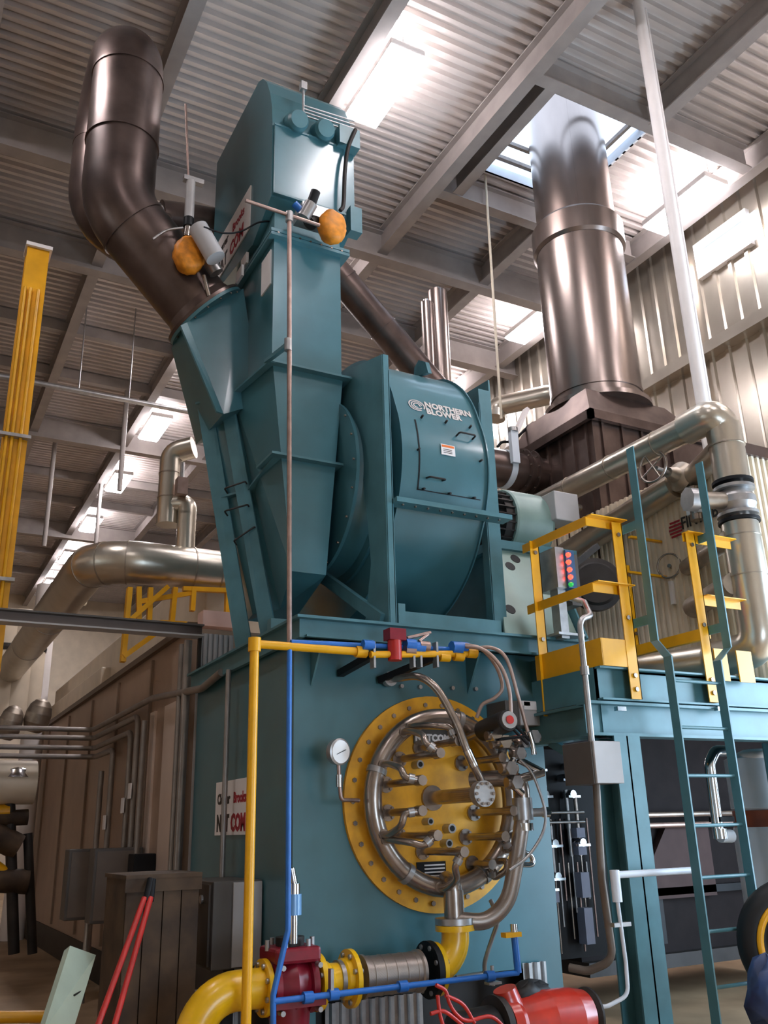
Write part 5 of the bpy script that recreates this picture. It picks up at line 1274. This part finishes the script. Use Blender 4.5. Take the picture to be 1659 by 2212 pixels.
# wall boxes
for i, (pa, pb, Y) in enumerate((((150, 1835), (215, 1985), 10.6), ((205, 1833), (300, 1990), 10.0), ((290, 1845), (335, 1890), 9.6))):
    A = U(*pa, 'Y', Y); B_ = U(*pb, 'Y', Y)
    w = thing('wall_box', ['leftmost dim grey wall box with a curved hood on the tan casing', 'wide dim grey wall box on the tan casing', 'small dark wall box right of the wide one'][i], 'electrical box', (A.x, Y+.1, B_.z), 'wall boxes')
    MB().box((A.x, Y, B_.z), (B_.x, Y+.25, A.z)).build('body', GREYD if i < 2 else BLACK, w, .01)
    if i < 2: MB().box((A.x+.03, Y-.012, B_.z+.03), (B_.x-.03, Y, A.z-.03)).build('door', mat('taupe_door', '#6b5f55', .5, 0, .1), w)
    MB().cyl((B_.x-.1, Y+.1, .0), (B_.x-.1, Y+.1, B_.z), .03, 8).build('drop_pipe', GALV, w)
# grey cabinet beside the windbox corner
gc = thing('side_cabinet', 'grey steel cabinet mounted at the left corner of the windbox', 'cabinet', (2.35, 6.75, .6))
c0 = U(503, 1903, 'Y', 6.55); c1 = U(590, 2085, 'Y', 6.55)
MB().box((c0.x-.14, 6.55, c1.z), (BX0-.005, 7.3, c0.z)).build('body', GREYD, gc, .006)
MB().box((c0.x, 6.53, c1.z+.01), (BX0-.01, 6.55, c0.z-.01)).build('front_door', GREYB, gc, .004)
MB().box((c0.x-.155, 6.6, c1.z+.02), (c0.x-.14, 7.28, c0.z-.02)).build('side_door', mat('rust_grey', '#4a4038', .6, 0, .2), gc)
MB().cyl((c0.x-.17, 6.75, c0.z-.12), (c0.x-.15, 6.75, c0.z-.12), .03, 12).build('knob', GALV, gc)
MB().box((c0.x, 6.7, 0), (c0.x+.08, 6.78, c1.z)).build('leg', DARK, gc)
# leaning stained board, red cutters, pale foam
bd = thing('stained_crate', 'tall dark stained wooden crate standing before the casing', 'crate', (1.75, 6.4, 0))
k0 = U(275, 1888, 'Y', 6.3); k1 = U(432, 1897, 'Y', 6.3)
zt = (k0.z+k1.z)/2
MB().box((k0.x, 6.32, .02), (k1.x, 6.9, zt-.01)).build('body', RUST, bd)
nbd = 4; wq = (k1.x-k0.x)/nbd
for k in range(nbd): MB().box((k0.x+k*wq+.004, 6.30, .03), (k0.x+(k+1)*wq-.004, 6.32, zt-.02)).build('plank', RUST, bd)
MB().box((k0.x-.01, 6.285, zt-.09), (k1.x+.01, 6.305, zt)).build('batten', RUST, bd); MB().box((k0.x-.01, 6.285, .1), (k1.x+.01, 6.305, .19)).build('batten', RUST, bd)
MB().box((k0.x-.01, 6.28, zt-.01), (k1.x+.01, 6.92, zt+.015)).build('lid', RUST, bd)
bcut = thing('bolt_cutter', 'red-handled bolt cutter leaning against the stained crate', 'bolt cutter', (1.25, 5.9, 0))
j0 = U(312, 1940, 'Y', 6.2); 
for (pb) in ((206, 2230), (243, 2230)):
    e_ = U(*pb, 'Y', 5.75); h = MB().tube([j0+Vector((0 if pb[0] < 220 else .04, 0, 0)), e_], .018, 10).build('handle', REDP, bcut)
MB().tube([j0+Vector((.01, 0, -.02)), U(326, 1898, 'Y', 6.25)], .022, 8).build('jaw', BLACK, bcut)
MB().tube([j0+Vector((.04, 0, -.02)), U(330, 1900, 'Y', 6.25)], .022, 8).build('jaw', BLACK, bcut)
fo = [U(145, 2048, 'Y', 6.4), U(201, 2068, 'Y', 6.5), U(150, 2235, 'Y', 6.0), U(85, 2235, 'Y', 6.0)]
fm = thing('foam_sheet', 'pale green foam sheet leaning at the lower left', 'sheet', fo[3])
MB().slab(fo, .05).build('sheet', FOAM, fm)
MB().tube([U(160, 2150, 'Y', 6.2), U(178, 2140, 'Y', 6.25)], .006, 6).build('tear', DARK, fm)
# floor level yellow pipe far left
tag(MB().tube([U(-60, 2198, 'Y', 8.5), U(95, 2196, 'Y', 8.5)], .045, 14).build('floor_pipe', YEL), 'yellow pipe lying low across the bottom left corner', 'pipe')
# dim clutter at the far left
cl_ = thing('pipe_stand', 'dim stand of dark pipes and valves at the far left', 'pipe stand', U(20, 1990, 'Y', 13))
for (pa, pb, r, M) in (((-40, 1690), (75, 1690), .28, CREAM), ((-40, 1770), (60, 1765), .1, RUST), ((-20, 1800), (40, 1830), .16, RUST), ((20, 1700), (30, 2060), .07, DARK), ((-20, 1900), (60, 1905), .15, RUST), ((60, 1800), (70, 2060), .06, DARK), ((-30, 1862), (20, 1900), .1, YEL), ((-30, 1755), (20, 1752), .09, YEL)):
    MB().cyl(U(*pa, 'Y', 13.2), U(*pb, 'Y', 13.2), r, 16).build('pipe', M, cl_)
A = U(35, 1664, 'Y', 13.2); MB().lathe(A-Vector((0, 0, .1)), (0, 0, 1), [(0, .3), (.1, .25), (.2, .1)], 24).build('bright_cap', CHROME, cl_)

# ================================================================ left: steam header, rails, column, beam
sh = thing('steam_header', 'fat silver insulated steam pipe bending from the boiler toward the far left', 'pipe', (2.2, 11, 4.0))
SZ = 4.42
MB().tube([(3.15, 9.5, SZ)] + [(2.95-.0, 9.5, SZ)] + [(2.15-.5*math.sin(a*PI/20), 9.5+.5-.5*math.cos(a*PI/20), SZ) for a in range(0, 11)] + [(1.65, 10.3, SZ), (1.65, 18.5, SZ)], .235, 36).build('jacket', JACK, sh)
for x in (3.0, 2.7): MB().lathe((x, 9.5, SZ), (1, 0, 0), [(-.008, .236), (-.008, .244), (.008, .244), (.008, .236)], 36).build('jacket_seam', JACKD, sh)
for a in (2, 5, 8): 
    t_ = a*PI/20; MB().lathe((2.15-.5*math.sin(t_), 10.0-.5*math.cos(t_), SZ), (-math.cos(t_), math.sin(t_), 0), [(-.006, .236), (-.006, .242), (.006, .242), (.006, .236)], 36).build('jacket_seam', JACKD, sh)
MB().cyl((3.1, 9.5, SZ), (3.5, 9.5, SZ), .15, 24).build('nozzle', STEEL, sh)
MB().cyl((3.12, 9.5, SZ), (3.16, 9.5, SZ), .24, 30).build('end_flange', DARK, sh)
for y in (12.5, 14.5): MB().lathe((1.65, y, SZ), (0, 1, 0), [(-.008, .236), (-.008, .242), (.008, .242), (.008, .236)], 36).build('jacket_seam', JACKD, sh)
vl = thing('vent_riser', 'silver insulated vent riser with two elbows standing on the steam pipe', 'pipe', (2.45, 9.5, 4.6))
a_ = U(400, 1185, 'Y', 9.5); b_ = U(400, 1108, 'Y', 9.5); c_ = U(365, 1125, 'Y', 9.6); d_ = U(370, 1000, 'Y', 9.6); e_ = U(410, 978, 'Y', 9.3)
MB().tube(rounded([(a_.x, 9.5, SZ+.1), (a_.x, 9.5, b_.z)], .1), .105, 24).build('riser', JACK, vl)
MB().tube(rounded([(a_.x, 9.5, b_.z-.03), (a_.x, 9.5, b_.z+.12), (c_.x, 9.65, b_.z+.12), (c_.x, 9.65, b_.z-.1)], .1), .105, 24).build('elbow', JACK, vl)
MB().tube(rounded([(c_.x, 9.65, b_.z-.12), (c_.x, 9.65, d_.z+.15), (e_.x+.1, 9.5, d_.z+.2)], .15), .13, 26).build('tall_jacket', JACK, vl)
for z in (b_.z+.2, b_.z+.5): MB().lathe((c_.x, 9.65, z), (0, 0, 1), [(-.006, .131), (-.006, .137), (.006, .137), (.006, .131)], 26).build('jacket_seam', JACKD, vl)
q = U(392, 1052, 'Y', 9.4); MB().box(q+Vector((-.06, -.06, -.1)), q+Vector((.06, .06, .1))).build('valve', COPPER, vl); MB().cyl(q+Vector((0, 0, .1)), q+Vector((0, 0, .3)), .025, 10).build('valve_stem', GALV, vl)
# far silver pieces
fs_ = thing('far_silver_pipe', 'small far silver pipe with a bend below the last lamp of the row', 'pipe', (1.5, 20, 4))
MB().tube([(U(101, 1290, 'Y', 18).x, 18, 0), (U(101, 1290, 'Y', 18).x, 18, U(102, 1265, 'Y', 18).z)], .2, 16).build('upright', WHITE, fs_)
MB().tube(rounded([U(130, 1330, 'Y', 18.5), U(128, 1275, 'Y', 18.5), U(185, 1275, 'Y', 18.5)], .3), .32, 18).build('bend', JACK, fs_)
ft = thing('far_tanks', 'row of pale far tanks at the left edge under the dark beam', 'tank', U(30, 1440, 'Y', 17))
for (px, w) in ((5, .3), (38, .28), (70, .2)): 
    c = U(px, 1440, 'Y', 17); MB().lathe((c.x, 17, c.z-1.2), (0, 0, 1), [(0, w), (2.1, w), (2.2, w*.8)], 24).build('shell', CREAM, ft)
    MB().lathe((c.x, 17, c.z+.25), (0, 0, 1), [(0, w+.01), (.06, w+.02), (.12, w+.01)], 24).build('band', DARK, ft)
for (px, py, r) in ((75, 1540, .2), (15, 1555, .18)): 
    c = U(px, py, 'Y', 15.5); MB().lathe(c+Vector((0, 0, -.3)), (.2, -.2, 1), [(0, r*.5), (.05, r*.8), (.15, r), (.3, r), (.42, r*.85), (.5, r*.55), (.53, r*.2)], 24).build('dome', JACKD, ft)
dv = thing('dark_beam', 'long dark steel beam crossing at the left at platform height', 'beam', (0, 8.3, 3.36))
MB().box((-4, 8.27, 3.40), (2.48, 8.33, 3.50)).build('web', mat('beam_brown', '#6a5d58', .5, .2, .1), dv); MB().box((-4, 8.20, 3.485), (2.48, 8.36, 3.50)).build('flange', GREYD, dv); MB().box((-4, 8.20, 3.385), (2.48, 8.36, 3.40)).build('flange', GREYB, dv)
MB().box((-4, 8.29, 0), (-3.8, 8.31, 3.36)).build('leg', DARK, dv)
MB().box((2.46, 8.30, 3.03), (2.49, 8.34, 3.4)).build('seat_bracket', DARK, dv)
# yellow column
yc = thing('yellow_column', 'tall yellow steel column with strapped conduits at the left edge', 'column', (.72, 10.4, 0))
cxp = U(62, 700, 'Y', 10.4).x; ctop = U(66, 545, 'Y', 10.4).z
cm = MB(); cm.box((cxp-.13, 10.28, 0), (cxp+.13, 10.30, ctop)); cm.box((cxp-.13, 10.5, 0), (cxp+.13, 10.52, ctop)); cm.box((cxp-.01, 10.3, 0), (cxp+.01, 10.5, ctop)); cm.build('shaft', YEL, yc)
for dx in (-.10, -.04, .05): MB().cyl((cxp+dx, 10.25, 0), (cxp+dx, 10.25, ctop-.6), .02, 8).build('conduit', YEL, yc)
MB().box((cxp-.15, 10.24, ctop), (cxp+.16, 10.54, ctop+.05)).build('cap_plate', WHITE, yc)
for z in (ctop-2.6, ctop-4.3): MB().box((cxp-.3, 10.20, z), (cxp+.16, 10.28, z+.04)).build('strap', GALV, yc)
# sprinkler pipe and hanger
sp_ = thing('sprinkler_pipe', 'thin bright pipe slung level below the far roof at left', 'pipe', (1, 14, 8.9))
s0 = U(-20, 812, 'Y', 14.2); s1 = U(440, 892, 'Y', 14.2); s0.z = s1.z = (s0.z+s1.z)/2
MB().cyl(s0, s1, .045, 12).build('pipe', GALV, sp_)
hx = U(412, 880, 'Y', 14.2).x; MB().box((hx-.035, 14.17, s1.z), (hx+.035, 14.23, ZD)).build('hanger', CREAM, sp_)
for px in (85, 140): MB().cyl((U(px*2.0, 840, 'Y', 14.2).x, 14.2, s1.z), (U(px*2.0, 840, 'Y', 14.2).x, 14.2, ZD), .012, 8).build('hanger', GALV, sp_)
for i, (px, yt, yb, Y) in enumerate(((258, 760, 1060, 17), (95, 1000, 1180, 20), (205, 1020, 1200, 22))):
    c = U(px, yb, 'Y', Y); tag(MB().cyl((c.x, Y, c.z), (c.x, Y, ZD), .05, 8).build('hanging_pole', BEAMM), ['long pale pole hanging from the roof between the first two far lamps', 'pale pole hanging near the yellow column', 'short pale pole hanging beyond the third far lamp'][i], 'pole')
# yellow stair rails on top of the casing
sr = thing('stair_rails', 'yellow stair with handrails on top of the boiler casing', 'stairs', (2.6, 10.5, 3.6))
def yl(pa, pb, Y, w=.07, name='rail'): MB().bar(U(*pa, 'Y', Y), U(*pb, 'Y', Y), w, .05).build(name, YEL, sr)
for (pa, pb, w) in (((265, 1430), (280, 1270), .09), ((322, 1345), (325, 1270), .06), ((370, 1350), (378, 1270), .08), ((300, 1360), (300, 1268), .05), ((415, 1320), (418, 1270), .07), ((490, 1330), (492, 1270), .07)): yl(pa, pb, 9.35, w, 'post')
for (pa, pb, w) in (((275, 1345), (362, 1268), .09), ((265, 1420), (345, 1362), .13), ((300, 1300), (420, 1280), .04), ((395, 1272), (495, 1276), .06), ((345, 1345), (430, 1350), .05)): yl(pa, pb, 9.35, w)
tag(MB().box(U(432, 1355, 'Y', 9.2)-Vector((0, .1, 0)), U(505, 1328, 'Y', 9.2)+Vector((0, .1, 0))).build('pink_box', mat('pale_pink', '#d8b8ae', .5, 0, .05)), 'pale pink box lying on top of the casing by the yellow stair', 'box')
